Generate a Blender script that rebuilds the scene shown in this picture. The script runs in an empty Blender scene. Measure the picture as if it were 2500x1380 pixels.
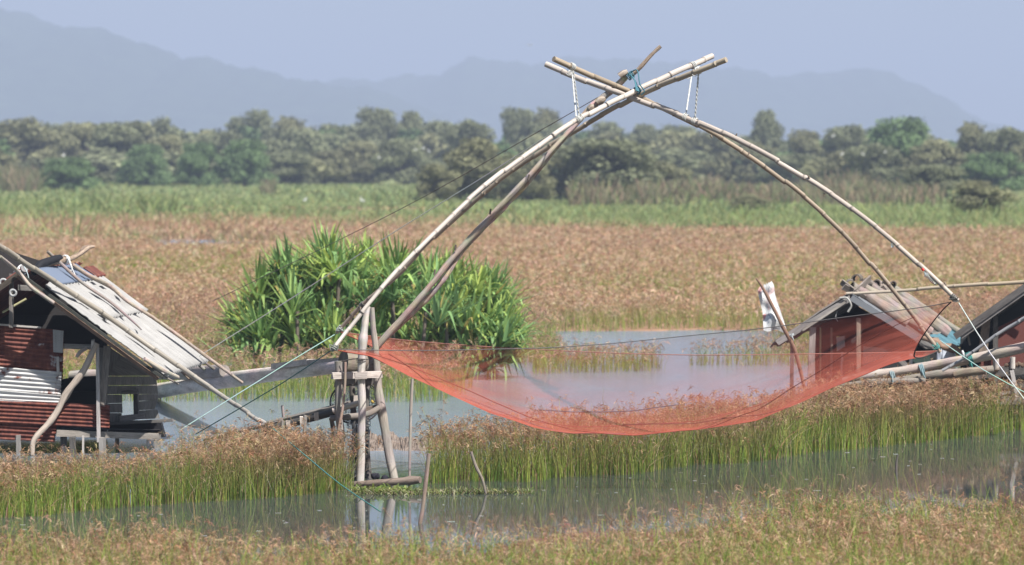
import bpy, math, random
import numpy as np
from mathutils import Vector, Matrix
random.seed(7); RNG = np.random.default_rng(11)
SC = bpy.context.scene
COL = SC.collection
R = math.radians

# ------------------------------------------------------------------ camera
F = 9000.0; HCAM = 5.45; PITCH = math.atan(318.0/F)
CT, ST = math.cos(PITCH), math.sin(PITCH)
def P(px, py, Y):
    a = (px-1250)/F; b = (690-py)/F
    dx, dy, dz = a, b*ST+CT, b*CT-ST
    t = Y/dy
    return Vector((dx*t, Y, HCAM+dz*t))
def G(px, py, z=0.0):
    a = (px-1250)/F; b = (690-py)/F
    dx, dy, dz = a, b*ST+CT, b*CT-ST
    t = (z-HCAM)/dz
    return Vector((dx*t, dy*t, z))
def yline(py):                 # depth of the water level at picture row py
    return G(1250, py).y
def on_plane(px, py, o, n, off=0.0):
    a = (px-1250)/F; b = (690-py)/F
    d = Vector((a, b*ST+CT, b*CT-ST)); c = Vector((0, 0, HCAM))
    t = (o+n*off-c).dot(n)/d.dot(n)
    return c+d*t
cam = bpy.data.cameras.new('camera'); co = bpy.data.objects.new('camera', cam); COL.objects.link(co)
co.location = (0, 0, HCAM); co.rotation_euler = (R(90)-PITCH, 0, 0)
cam.sensor_width = 36; cam.lens = F*36/2500; cam.clip_end = 30000; cam.clip_start = 1
cam.dof.use_dof = True; cam.dof.focus_distance = 60.8; cam.dof.aperture_fstop = 1.7
SC.camera = co
SC.view_settings.view_transform = 'Standard'; SC.view_settings.look = 'None'
SC.view_settings.exposure = EXPO = 0.91

# ------------------------------------------------------------------ light
SUN_EL, SUN_AZ = 54, 42        # elevation, and how far the sun stands to the right of straight behind the camera
w = bpy.data.worlds.new('World'); SC.world = w; w.use_nodes = True
nt = w.node_tree; bg = nt.nodes['Background']; sky = nt.nodes.new('ShaderNodeTexSky'); sky.sky_type = 'NISHITA'
sky.sun_disc = False; sky.sun_elevation = R(SUN_EL); sky.sun_rotation = R(180-SUN_AZ)
sky.air_density = 1.0; sky.dust_density = 1.0; sky.ozone_density = 1.0
nt.links.new(sky.outputs[0], bg.inputs[0]); bg.inputs[1].default_value = SKYS = 0.052
sl = bpy.data.lights.new('sun', 'SUN'); sl.energy = 5.0; sl.angle = R(0.6); sl.color = (1, .965, .915)
so = bpy.data.objects.new('sun', sl); COL.objects.link(so)
sd = Vector((math.sin(R(SUN_AZ))*math.cos(R(SUN_EL)), -math.cos(R(SUN_AZ))*math.cos(R(SUN_EL)), math.sin(R(SUN_EL))))
so.rotation_euler = sd.to_track_quat('Z', 'Y').to_euler()

# ------------------------------------------------------------------ helpers
class MB:
    """collects shapes; build() links them as one mesh object"""
    def __init__(s): s.v=[]; s.f=[]; s.uv=[]; s.c=[]; s.sm=[]
    def add(s, verts, faces, uvs=None, cols=None, smooth=True):
        b=len(s.v); s.v.extend([tuple(v) for v in verts])
        if cols is None: cols=(1,1,1)
        if isinstance(cols, tuple): cols=[cols]*len(verts)
        s.c.extend(cols)
        for i,f in enumerate(faces):
            s.f.append(tuple(b+k for k in f)); s.sm.append(smooth)
            s.uv.append(uvs[i] if uvs else [(0,0)]*len(f))
    def build(s, name, mat, parent=None, org=None):
        me=bpy.data.meshes.new(name)
        o0=Vector(org) if org is not None else (parent_origin(parent) if parent else Vector((0,0,0)))
        me.from_pydata([(v[0]-o0.x, v[1]-o0.y, v[2]-o0.z) for v in s.v], [], s.f)
        me.polygons.foreach_set('use_smooth', s.sm)
        ul=me.uv_layers.new(name='UVMap'); flat=[x for f in s.uv for p in f for x in p]; ul.data.foreach_set('uv', flat)
        ca=me.color_attributes.new('Col','FLOAT_COLOR','POINT'); ca.data.foreach_set('color',[x for c in s.c for x in (c[0],c[1],c[2],1)])
        me.materials.append(mat); me.update()
        ob=bpy.data.objects.new(name, me); COL.objects.link(ob)
        if parent: ob.parent=parent
        elif org is not None: ob.location=o0
        return ob
def parent_origin(p):
    o=Vector((0,0,0))
    while p is not None: o+=p.location; p=p.parent
    return o
def tag(o, label, cat, group=None, kind=None):
    o['label']=label
    if kind: o['kind']=kind
    if cat: o['category']=cat
    if group: o['group']=group
    return o
def thing(name, label, cat, loc, group=None):
    o=bpy.data.objects.new(name, None); COL.objects.link(o); o.location=loc; o.empty_display_size=.2
    return tag(o, label, cat, group)
def struct(o, label=None, kind='structure'):
    o['kind']=kind
    if label: o['label']=label
    return o
def smooth_path(pts, n=6):
    pts=[Vector(p) for p in pts]
    if len(pts)<3 or n<2: return pts
    q=[pts[0]*2-pts[1]]+pts+[pts[-1]*2-pts[-2]]; out=[]
    for i in range(1,len(q)-2):
        a,b,c,d=q[i-1:i+3]
        for k in range(n):
            t=k/n; out.append(.5*((2*b)+(c-a)*t+(2*a-5*b+4*c-d)*t*t+(3*b-a-3*c+d)*t**3))
    out.append(q[-2]); return out
def lens(pts):
    L=[0]
    for a,b in zip(pts,pts[1:]): L.append(L[-1]+(b-a).length)
    return L
def ringtube(mb, pts, rad, cols, seg=8, cap=True, ell=None):
    n=len(pts); L=lens(pts); V=[]; Fc=[]; UV=[]; C=[]
    up=Vector((.13,.31,.94)); off=random.uniform(0,20)
    for i,p in enumerate(pts):
        t=(pts[min(i+1,n-1)]-pts[max(i-1,0)]).normalized()
        x=t.cross(up)
        if x.length<.05: x=t.cross(Vector((1,0,0)))
        x.normalize(); y=x.cross(t).normalized(); up=y
        for k in range(seg):
            a=2*math.pi*k/seg; r=rad[i]*(ell(i,a) if ell else 1)
            V.append(p+x*(math.cos(a)*r)+y*(math.sin(a)*r)); C.append(cols[i])
    for i in range(n-1):
        for k in range(seg):
            k2=(k+1)%seg
            Fc.append((i*seg+k,i*seg+k2,(i+1)*seg+k2,(i+1)*seg+k))
            u0,u1=k/seg,(k+1)/seg; UV.append([(u0,L[i]+off),(u1,L[i]+off),(u1,L[i+1]+off),(u0,L[i+1]+off)])
    mb.add(V,Fc,UV,C)
    if cap:
        for i,rev in ((0,True),(n-1,False)):
            ids=list(range(seg)); vv=[V[i*seg+k] for k in ids]; ids=ids[::-1] if rev else ids
            mb.add(vv,[tuple(ids)],[[(.5+.3*math.cos(6.28*k/seg),off+.3*math.sin(6.28*k/seg)) for k in ids]],[tuple(c*.8 for c in cols[i])]*seg,False)
def tube(mb, pts, r, n=5, seg=8, wob=0.0, col=(1,1,1), r1=None, cap=True, cj=0.0):
    pp=smooth_path(pts,n); m=len(pp)
    if isinstance(r,(list,tuple)):
        rr=[float(np.interp(i/(m-1),np.linspace(0,1,len(r)),r)) for i in range(m)]
    else:
        rr=[r+((r1 if r1 is not None else r)-r)*i/(m-1) for i in range(m)]
    ph=[random.uniform(0,6.28) for _ in range(4)]
    rr=[x*(1+wob*(.6*math.sin(i*1.1+ph[0])+.4*math.sin(i*2.3+ph[1]))) for i,x in enumerate(rr)]
    cc=[tuple(c*(1+random.uniform(-cj,cj)) for c in col) for _ in pp]
    ell=(lambda i,a: 1+wob*(.7*math.sin(2*a+ph[2]+i*.25)+.5*math.sin(3*a+ph[3]-i*.4))) if wob else None
    ringtube(mb,pp,rr,cc,seg,cap,ell)
def bamboo(mb, pts, r0, r1, gap=.42, seg=10, col=(.52,.44,.34), col2=None, stubs=(), n=8, hollow=True):
    pp=smooth_path(pts,n); L=lens(pp); T=L[-1]
    def at(s):
        s=min(max(s,0),T)
        for i in range(len(L)-1):
            if s<=L[i+1]+1e-9: return pp[i].lerp(pp[i+1],(s-L[i])/max(L[i+1]-L[i],1e-6))
        return pp[-1]
    S=[(0,1.0,0.0)]; s=random.uniform(.1,gap)
    while s<T-.05:
        for d,m,k in ((-.05,1,0),(-.012,1.02,.0),(-.004,1.13,1),(.004,1.10,.8),(.011,.98,.3),(.05,.99,.0)):
            if 0<s+d<T: S.append((s+d,m,k))
        m_=s+gap*.45
        if m_<T-.1: S.append((m_,.985,0))
        s+=gap*random.uniform(.85,1.15)
    S.append((T,1,0)); S=sorted(set(S))
    rr=[];cc=[];q=[];f=1.0;jo=Vector((0,0,0)); tj=Vector((0,0,0))
    for s_,m,k in S:
        if k==1: tj=Vector((random.uniform(-1,1),random.uniform(-1,1),random.uniform(-1,1)))*r0*.30
        jo=jo.lerp(tj,.35)
        if k==1: f=random.uniform(.86,1.1)
        q.append(at(s_)+jo); rr.append((r0+(r1-r0)*s_/T)*m)
        t=s_/T; b=col if col2 is None else tuple(col[j]+(col2[j]-col[j])*t for j in range(3))
        g=f*(1-.38*k); cc.append(tuple(x*g for x in b))
    ringtube(mb,q,rr,cc,seg)
    for (px,py,Y) in stubs:
        a=P(px,py,Y); tube(mb,[a,a+Vector((random.uniform(-.03,.03),-.02,random.choice((-1,1))*.05))],.018,1,6,col=(.2,.16,.12),r1=.010)
def plank(mb, p0, p1, w, t, up=(0,0,1), col=(1,1,1), skew=0.0):
    p0=Vector(p0);p1=Vector(p1);d=(p1-p0);Ln=d.length;d.normalize();u=Vector(up);u=(u-d*u.dot(d)).normalized();s=d.cross(u)
    V=[];off=random.uniform(0,30)
    for e,p in ((0,p0),(1,p1)):
        for a,b in ((-1,-1),(1,-1),(1,1),(-1,1)):
            V.append(p+u*(a*w/2*(1+random.uniform(-.06,.06)))+s*(b*t/2)+d*(random.uniform(-.015,.015)+a*skew))
    Fc=[(0,1,2,3)[::-1],(4,5,6,7),(0,1,5,4),(1,2,6,5),(2,3,7,6),(3,0,4,7)]
    k=[.0,w,w+t,2*w+t]; UV=[[(0,off),(w,off),(w,off+t),(0,off+t)]]*2
    for (a,wd) in ((0,w),(w,t),(w+t,w),(2*w+t,t)):
        UV.append([(a,off),(a+wd,off),(a+wd,off+Ln),(a,off+Ln)])
    mb.add(V,Fc,UV,col,False)
def sheet(mb, c00, c10, c01, c11, nu, nv, waves=0, amp=0.0, along='v', bump=0.0, col=(1,1,1), edge=0.0, sm=True):
    """corner order: u runs c00->c10, v runs c00->c01; waves counted along 'along'"""
    c00,c10,c01,c11=[Vector(c) for c in (c00,c10,c01,c11)]
    n=(c10-c00).cross(c01-c00).normalized(); V=[]
    lu=(c10-c00).length; lv=(c01-c00).length; o=random.uniform(0,20); ph=[random.uniform(0,6) for _ in range(4)]
    for j in range(nv+1):
        for i in range(nu+1):
            u=i/nu;v=j/nv
            if edge:
                if i in(0,nu): u+=(1 if i==0 else -1)*edge*random.uniform(0,1)/lu
                if j in(0,nv): v+=(1 if j==0 else -1)*edge*random.uniform(0,1)/lv
            p=(c00*(1-u)+c10*u)*(1-v)+(c01*(1-u)+c11*u)*v
            ph0=(v if along=='v' else u)*waves*2*math.pi
            d=amp*math.sin(ph0)+bump*(math.sin(u*5+ph[0])*math.sin(v*4+ph[1])+.5*math.sin(u*11+ph[2]+v*7))
            V.append(p+n*d)
    W=nu+1; Fc=[];UV=[]
    for j in range(nv):
        for i in range(nu):
            Fc.append((j*W+i,j*W+i+1,(j+1)*W+i+1,(j+1)*W+i))
            UV.append([(i/nu*lu+o,j/nv*lv+o),((i+1)/nu*lu+o,j/nv*lv+o),((i+1)/nu*lu+o,(j+1)/nv*lv+o),(i/nu*lu+o,(j+1)/nv*lv+o)])
    mb.add(V,Fc,UV,col,sm)
def solid(o, t):
    m=o.modifiers.new('thick','SOLIDIFY'); m.thickness=t; m.offset=0; return o
def coil(mb, c, axis, r, turns, pitch, tr, col=(1,1,1)):
    axis=Vector(axis).normalized(); x=axis.orthogonal().normalized(); y=axis.cross(x)
    pts=[]; N=int(turns*12)
    for i in range(N+1):
        a=2*math.pi*i/12; rr=r*random.uniform(.96,1.08)
        pts.append(Vector(c)+x*(math.cos(a)*rr)+y*(math.sin(a)*rr)+axis*(pitch*(i/12-turns/2)))
    tube(mb,pts,tr,1,5,col=col)
def npmesh(name, V, Fq, C, mat, kind=None, label=None, smooth=False, parent=None, N=None):
    """V (n,3), Fq (m,4) quads, C (n,3)"""
    me=bpy.data.meshes.new(name); n=len(V); m=len(Fq)
    me.vertices.add(n); me.vertices.foreach_set('co', np.ascontiguousarray(V,dtype=np.float32).ravel())
    me.loops.add(m*4); me.loops.foreach_set('vertex_index', np.ascontiguousarray(Fq,dtype=np.int32).ravel())
    me.polygons.add(m); me.polygons.foreach_set('loop_start', np.arange(0,m*4,4,dtype=np.int32))
    me.polygons.foreach_set('use_smooth', np.full(m,smooth))
    me.update(calc_edges=True)
    ca=me.color_attributes.new('Col','FLOAT_COLOR','POINT'); ca.data.foreach_set('color', np.concatenate([C,np.ones((n,1))],1).astype(np.float32).ravel())
    me.materials.append(mat)
    ob=bpy.data.objects.new(name,me); COL.objects.link(ob)
    if kind: ob['kind']=kind
    if label: ob['label']=label
    if parent: ob.parent=parent
    return ob

# ------------------------------------------------------------------ materials
def newmat(name):
    m=bpy.data.materials.new(name); m.use_nodes=True; t=m.node_tree; b=t.nodes['Principled BSDF']; return m,t,b
def N(t, typ, **kw):
    n=t.nodes.new(typ)
    for k,v in kw.items(): setattr(n,k,v)
    return n
def noise(t, vec, scale, detail=4, rough=.55, dist=0.0):
    n=N(t,'ShaderNodeTexNoise'); n.inputs['Scale'].default_value=scale; n.inputs['Detail'].default_value=detail
    n.inputs['Roughness'].default_value=rough; n.inputs['Distortion'].default_value=dist; t.links.new(vec,n.inputs['Vector']); return n.outputs[0]
def ramp(t, fac, stops):
    r=N(t,'ShaderNodeValToRGB'); e=r.color_ramp.elements
    while len(e)<len(stops): e.new(.5)
    for x,(p,c) in zip(e,stops): x.position=p; x.color=(*c,1) if len(c)==3 else c
    t.links.new(fac,r.inputs[0]); return r.outputs[0]
def mapping(t, src, sc):
    m=N(t,'ShaderNodeMapping'); m.inputs['Scale'].default_value=sc; t.links.new(src,m.inputs['Vector']); return m.outputs[0]
def mixc(t, fac, a, b, mode='MIX'):
    m=N(t,'ShaderNodeMix',data_type='RGBA',blend_type=mode)
    for s,x in ((0,fac),(6,a),(7,b)):
        if isinstance(x,(int,float)): m.inputs[s].default_value=x
        elif isinstance(x,tuple): m.inputs[s].default_value=(*x,1)
        else: t.links.new(x,m.inputs[s])
    return m.outputs[2]
def bumpn(t, b, h, s=.3, d=.01):
    n=N(t,'ShaderNodeBump'); n.inputs['Strength'].default_value=s; n.inputs['Distance'].default_value=d
    t.links.new(h,n.inputs['Height']); t.links.new(n.outputs[0],b.inputs['Normal'])
def wood(name, dark, light, rough=.85, fine=(60,5,1), crack=.5, tint=True):
    m,t,b=newmat(name); uv=N(t,'ShaderNodeTexCoord').outputs['UV']
    g=noise(t,mapping(t,uv,fine),1,5,.62,.4); big=noise(t,mapping(t,uv,(6,1.1,1)),1,3)
    c=ramp(t,g,[(.30,tuple(x*.45 for x in dark)),(.42,dark),(.66,light)])
    c=mixc(t,.45,c,ramp(t,big,[(.3,tuple(x*.6 for x in dark)),(.62,tuple(min(1,x*1.08) for x in light))]))
    if tint:
        a=N(t,'ShaderNodeVertexColor',layer_name='Col'); c=mixc(t,1.0,c,a.outputs[0],'MULTIPLY')
    t.links.new(c,b.inputs['Base Color']); b.inputs['Roughness'].default_value=rough; b.inputs['Specular IOR Level'].default_value=.25
    bumpn(t,b,g,crack,.01); return m
def colmat(name, rough=.6, spec=.3, jit=.18, sc=(30,4,1), bump=.15):
    m,t,b=newmat(name); a=N(t,'ShaderNodeVertexColor',layer_name='Col'); uv=N(t,'ShaderNodeTexCoord').outputs['UV']
    g=noise(t,mapping(t,uv,sc),1,4); k=ramp(t,g,[(.3,(1-2.2*jit,)*3),(.65,(1+jit*.3,)*3)])
    t.links.new(mixc(t,1.0,a.outputs[0],k,'MULTIPLY'),b.inputs['Base Color']); b.inputs['Roughness'].default_value=rough
    b.inputs['Specular IOR Level'].default_value=spec
    if bump: bumpn(t,b,g,bump,.004)
    return m
def leafmat(name, trans=.35, rough=.55, spec=.25):
    m,t,b=newmat(name); out=t.nodes['Material Output']; a=N(t,'ShaderNodeVertexColor',layer_name='Col')
    t.links.new(a.outputs[0],b.inputs['Base Color']); b.inputs['Roughness'].default_value=rough; b.inputs['Specular IOR Level'].default_value=spec
    tr=N(t,'ShaderNodeBsdfTranslucent'); t.links.new(a.outputs[0],tr.inputs[0]); mx=N(t,'ShaderNodeMixShader'); mx.inputs[0].default_value=trans
    t.links.new(b.outputs[0],mx.inputs[1]); t.links.new(tr.outputs[0],mx.inputs[2]); t.links.new(mx.outputs[0],out.inputs[0]); return m
def plain(name, col, rough=.6, spec=.3, metal=0.0):
    m,t,b=newmat(name); b.inputs['Base Color'].default_value=(*col,1); b.inputs['Roughness'].default_value=rough
    b.inputs['Specular IOR Level'].default_value=spec; b.inputs['Metallic'].default_value=metal; return m
M={}
M['grey_wood']=wood('grey_wood',(.17,.15,.13),(.36,.325,.29))
M['pale_wood']=wood('pale_wood',(.29,.26,.235),(.52,.48,.445))
M['dark_wood']=wood('dark_wood',(.055,.05,.047),(.13,.12,.11))
M['plank_wood']=wood('plank_wood',(.17,.155,.14),(.30,.28,.26))
M['brown_wood']=wood('brown_wood',(.165,.12,.098),(.33,.265,.215))
M['rough_bark']=wood('rough_bark',(.18,.125,.09),(.52,.46,.39),fine=(14,9,1),crack=.9)
M['bamboo']=colmat('bamboo',.5,.35,.16,(26,1.6,1))
M['leaf']=leafmat('leaf',.35,.62,.18)
M['reed']=leafmat('reed',.38,.6,.2)
M['tree_leaf']=leafmat('tree_leaf',.25,.7,.1)
M['rope']=colmat('rope',.8,.1,.2,(20,200,1),.4)
def rust(name, whites, seed):
    m,t,b=newmat(name); uv=N(t,'ShaderNodeTexCoord').outputs['UV']
    off=N(t,'ShaderNodeMapping'); off.inputs['Location'].default_value=(seed*3.1,seed*1.7,0); t.links.new(uv,off.inputs['Vector']); uv=off.outputs[0]
    n1=noise(t,mapping(t,uv,(1.6,3.2,1)),1,5,.6,.5); n2=noise(t,mapping(t,uv,(9,4,1)),1,5,.65); n3=noise(t,mapping(t,uv,(3,40,1)),1,3)
    rc=ramp(t,n2,[(.28,(.040,.012,.011)),(.45,(.105,.029,.021)),(.6,(.165,.052,.033)),(.75,(.30,.125,.075))])
    mc=ramp(t,n3,[(.3,(.36,.35,.34)),(.7,(.56,.545,.53))])
    add=N(t,'ShaderNodeMath',operation='ADD'); mul=N(t,'ShaderNodeMath',operation='MULTIPLY'); mul.inputs[1].default_value=.45
    n4=noise(t,mapping(t,uv,(7,1.2,1)),1.4,5,.7); t.links.new(n4,mul.inputs[0]); t.links.new(n1,add.inputs[0]); t.links.new(mul.outputs[0],add.inputs[1])
    f=ramp(t,add.outputs[0],[(whites-.035,(0,0,0)),(whites+.035,(1,1,1))])
    t.links.new(mixc(t,f,mc,rc),b.inputs['Base Color']); b.inputs['Roughness'].default_value=.62; b.inputs['Specular IOR Level'].default_value=.3
    bumpn(t,b,n2,.25,.004); return m
M['rust_a']=rust('rusty_tin',.55,1); M['rust_b']=rust('white_rusty_tin',.80,2); M['rust_d']=rust('red_rusty_tin',.42,5); M['galv']=rust('galvanised_tin',1.2,4)
def cement():
    m,t,b=newmat('fibre_cement'); uv=N(t,'ShaderNodeTexCoord').outputs['UV']
    n1=noise(t,mapping(t,uv,(1.2,3,1)),1,5,.65); n2=noise(t,mapping(t,uv,(70,70,1)),1,3); n3=noise(t,mapping(t,uv,(26,1.2,1)),1,4,.6)
    c=ramp(t,n1,[(.3,(.245,.238,.228)),(.7,(.375,.365,.35))]); c=mixc(t,.35,c,ramp(t,n3,[(.35,(.16,.155,.148)),(.6,(.39,.38,.365))]))
    c=mixc(t,.3,c,ramp(t,n2,[(.35,(.16,.155,.15)),(.6,(.41,.40,.385))])); t.links.new(c,b.inputs['Base Color']); b.inputs['Roughness'].default_value=.9
    b.inputs['Specular IOR Level'].default_value=.15; bumpn(t,b,n2,.4,.006); return m
M['cement']=cement()
M['blue_metal']=plain('blue_grey_metal',(.14,.17,.23),.45,.5,.2)
M['black']=plain('black_and_shade',(.012,.012,.015),.7)
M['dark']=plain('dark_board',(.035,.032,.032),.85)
# ------------------------------------------------------------------ the land: where reeds grow and where water stands
def px_of(X,Y): return 1250+X*F/Y
def edge(pairs):                        # picture points of a shoreline at water level -> (px, depth)
    a=np.array([(x, yline(y)) for x,y in pairs]); return lambda px: np.interp(px,a[:,0],a[:,1])
fg_far=lambda px: np.interp(px,[-900,800,1400,1650,1800,2000,2200,2350,2500,3400],[45.6,45.4,46.0,47.2,48.8,50.2,50.8,49.8,49.6,49.6])
lb_near=edge([(-900,1275),(-50,1268),(100,1262),(250,1245),(500,1227),(700,1217),(830,1200),(900,1186)])
lb_far=lambda px: np.interp(px,[-900,0,330,430,520,600,740,800,850,880,900],[57.8,57.6,57.8,59.3,60.6,61.6,61.6,60.9,59.9,59.0,58.6])
rb_near=edge([(1020,1190),(1060,1185),(1150,1180),(1300,1178),(1400,1165),(1550,1160),(1700,1137),(1850,1130),(2000,1107),(2200,1087),(2350,1072),(2500,1052),(3400,980)])
rb_thk=lambda px: np.interp(px,[1020,1060,1150,1300,1700,2000,2250,2400,2500,3400],[.9,2.0,2.4,2.6,3.4,4.6,5.2,4.6,2.2,2.5])
ms_near=edge([(-1500,982),(400,982),(1090,984),(1140,960),(1180,916),(1620,908),(1690,897),(1990,893),(2060,900),(4000,900)])
def ms_far(px): return np.interp(px,[-1500,1280,1350,1380,1600,1625,1660,1690,1880,1960,4000],[120,120,104,96.5,95.5,92.5,90,96,99,120,120])
fld_near=edge([(-3000,820),(1200,820),(1380,812),(1700,806),(1900,810),(5000,820)])
def land(px,Y,jit=0.0):
    Y=Y+jit; fg=(Y<fg_far(px)); lb=(px<900)&(Y>lb_near(px))&(Y<lb_far(px))
    rb=(px>1020)&(Y>rb_near(px))&(Y<rb_near(px)+rb_thk(px))
    ms=(Y>ms_near(px))&(Y<ms_far(px)); fl=Y>fld_near(px)
    pond=(((px-540)/170)**2+((Y-219)/4.5)**2<1)|(((px-440)/90)**2+((Y-225)/3)**2<1)|(((px-570)/60)**2+((Y-115.5)/1.6)**2<1)
    return (fg|lb|rb|ms|fl)&~pond
def fnoise(X,Y,s,seed=0):
    r=np.random.default_rng(seed); v=0
    for k in range(7):
        a=r.uniform(0,6.28); f=s*r.uniform(.6,1.9); v=v+np.sin((X*np.cos(a)+Y*np.sin(a))*f+r.uniform(0,6.28))
    return v/7
def greenness(px,X,Y):
    """0 = brown sedge field, 1 = green marsh, for the far plain"""
    g0=np.interp(px,[0,400,700,1300,1800,2500],[285,285,280,262,232,226])
    n=fnoise(X*.6,Y,.07,3)*45+fnoise(X,Y*.5,.3,4)*18
    g=np.clip((Y+n-g0)/55+.3,0,1)
    lp=np.clip(1.4-np.abs(Y-214-(px-100)*-.006)/11,0,1)*np.clip((600-px)/140,0,1)
    g=np.maximum(g,lp*np.clip(.75+.6*fnoise(X,Y,.4,8),0,1))
    b2=np.clip(1-np.abs(Y-345)/16,0,1)*np.clip(.2+1.2*fnoise(X,Y,.16,12),0,1)
    return np.clip(g-b2*.8,0,1)
BROWN=np.array((.34,.215,.14)); GREEN=np.array((.25,.29,.13)); YGREEN=np.array((.19,.22,.06))

# ground: one sheet of mud and marsh soil out to the horizon
ys=np.concatenate([np.arange(-20,36,4),np.arange(36,130,.4),np.arange(130,300,3),np.arange(300,700,10),np.geomspace(700,15000,28)])
pxs=np.concatenate([np.linspace(-30000,-1500,12),np.linspace(-1300,3800,256),np.linspace(4200,32000,12)])
YY,PX=np.meshgrid(ys,pxs,indexing='ij'); XX=(PX-1250)*np.maximum(YY,40)/F
jit=fnoise(XX,YY,2.2,5)*.35
L=land(PX,YY,jit).astype(float)
ZZ=np.where((L>.5)&((YY>112)|(YY<52)),.035,-.45)+fnoise(XX,YY,3,9)*.015
g=greenness(PX,XX,YY)[...,None]
gc=BROWN*(1-g)*.8+GREEN*g*1.0; gc=gc*(1+.2*fnoise(XX,YY,.7,21)[...,None])
near=(YY<110)[...,None]; gc=np.where(near,np.array((.10,.075,.045)),gc)
nr,nc=YY.shape; idx=np.arange(nr*nc).reshape(nr,nc)
Fq=np.stack([idx[:-1,:-1],idx[:-1,1:],idx[1:,1:],idx[1:,:-1]],-1).reshape(-1,4)
m,t,b=newmat('marsh_soil'); a=N(t,'ShaderNodeVertexColor',layer_name='Col'); pos=N(t,'ShaderNodeNewGeometry').outputs['Position']
k=ramp(t,noise(t,mapping(t,pos,(1,.5,1)),.8,6,.7),[(.3,(.65,.65,.62)),(.7,(1.25,1.2,1.15))])
t.links.new(mixc(t,1.0,a.outputs[0],k,'MULTIPLY'),b.inputs['Base Color']); b.inputs['Roughness'].default_value=.95; b.inputs['Specular IOR Level'].default_value=.1
gr=npmesh('ground',np.stack([XX,YY,ZZ],-1).reshape(-1,3),Fq,gc.reshape(-1,3),m,'structure','flat marsh plain reaching to the far hills',True)

# water: one sheet at z = 0
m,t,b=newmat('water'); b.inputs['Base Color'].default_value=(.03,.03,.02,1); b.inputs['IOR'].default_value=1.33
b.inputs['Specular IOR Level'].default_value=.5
pos=N(t,'ShaderNodeNewGeometry').outputs['Position']
n1=noise(t,mapping(t,pos,(1.2,3.0,1)),2.2,3,.5); n2=noise(t,mapping(t,pos,(.6,1.3,1)),.25,2); n3=noise(t,mapping(t,pos,(4,7,1)),2.5,2)
# sheltered channel in front is nearly still, the open water behind is ruffled by the breeze
sep=N(t,'ShaderNodeSeparateXYZ'); t.links.new(pos,sep.inputs[0])
sx_=N(t,'ShaderNodeMath',operation='ADD'); sx_.inputs[1].default_value=1.3; t.links.new(sep.outputs[0],sx_.inputs[0])
sm_=N(t,'ShaderNodeMath',operation='MAXIMUM'); sm_.inputs[1].default_value=0; t.links.new(sx_.outputs[0],sm_.inputs[0])
sk_=N(t,'ShaderNodeMath',operation='MULTIPLY'); sk_.inputs[1].default_value=1.05; t.links.new(sm_.outputs[0],sk_.inputs[0])
dch=N(t,'ShaderNodeMath',operation='SUBTRACT'); t.links.new(sep.outputs[1],dch.inputs[0]); t.links.new(sk_.outputs[0],dch.inputs[1])
mr=N(t,'ShaderNodeMapRange'); mr.inputs[1].default_value=61; mr.inputs[2].default_value=68; mr.inputs[3].default_value=.055; mr.inputs[4].default_value=2.2
t.links.new(dch.outputs[0],mr.inputs[0])
ad=N(t,'ShaderNodeMath',operation='ADD'); t.links.new(n1,ad.inputs[0]); ml=N(t,'ShaderNodeMath',operation='MULTIPLY'); ml.inputs[1].default_value=.5
t.links.new(n3,ml.inputs[0]); t.links.new(ml.outputs[0],ad.inputs[1])
bn=N(t,'ShaderNodeBump'); bn.inputs['Distance'].default_value=.012; t.links.new(ad.outputs[0],bn.inputs['Height'])
mu=N(t,'ShaderNodeMath',operation='MULTIPLY'); t.links.new(mr.outputs[0],mu.inputs[0]); t.links.new(n2,mu.inputs[1]); t.links.new(mu.outputs[0],bn.inputs['Strength'])
t.links.new(bn.outputs[0],b.inputs['Normal'])
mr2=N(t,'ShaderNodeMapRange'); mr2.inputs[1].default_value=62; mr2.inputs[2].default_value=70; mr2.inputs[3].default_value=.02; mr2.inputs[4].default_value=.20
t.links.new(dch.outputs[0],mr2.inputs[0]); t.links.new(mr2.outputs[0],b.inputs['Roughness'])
mr3=N(t,'ShaderNodeMapRange'); mr3.inputs[1].default_value=61; mr3.inputs[2].default_value=67; t.links.new(dch.outputs[0],mr3.inputs[0]); t.links.new(mixc(t,mr3.outputs[0],(.046,.055,.054),(.165,.20,.24)),b.inputs['Base Color'])  # paler blue of the open water: sky reflection put into the base colour
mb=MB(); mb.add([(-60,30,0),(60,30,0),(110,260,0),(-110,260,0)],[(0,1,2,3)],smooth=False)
struct(mb.build('water',m),'still marsh water between the reed beds')

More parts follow.
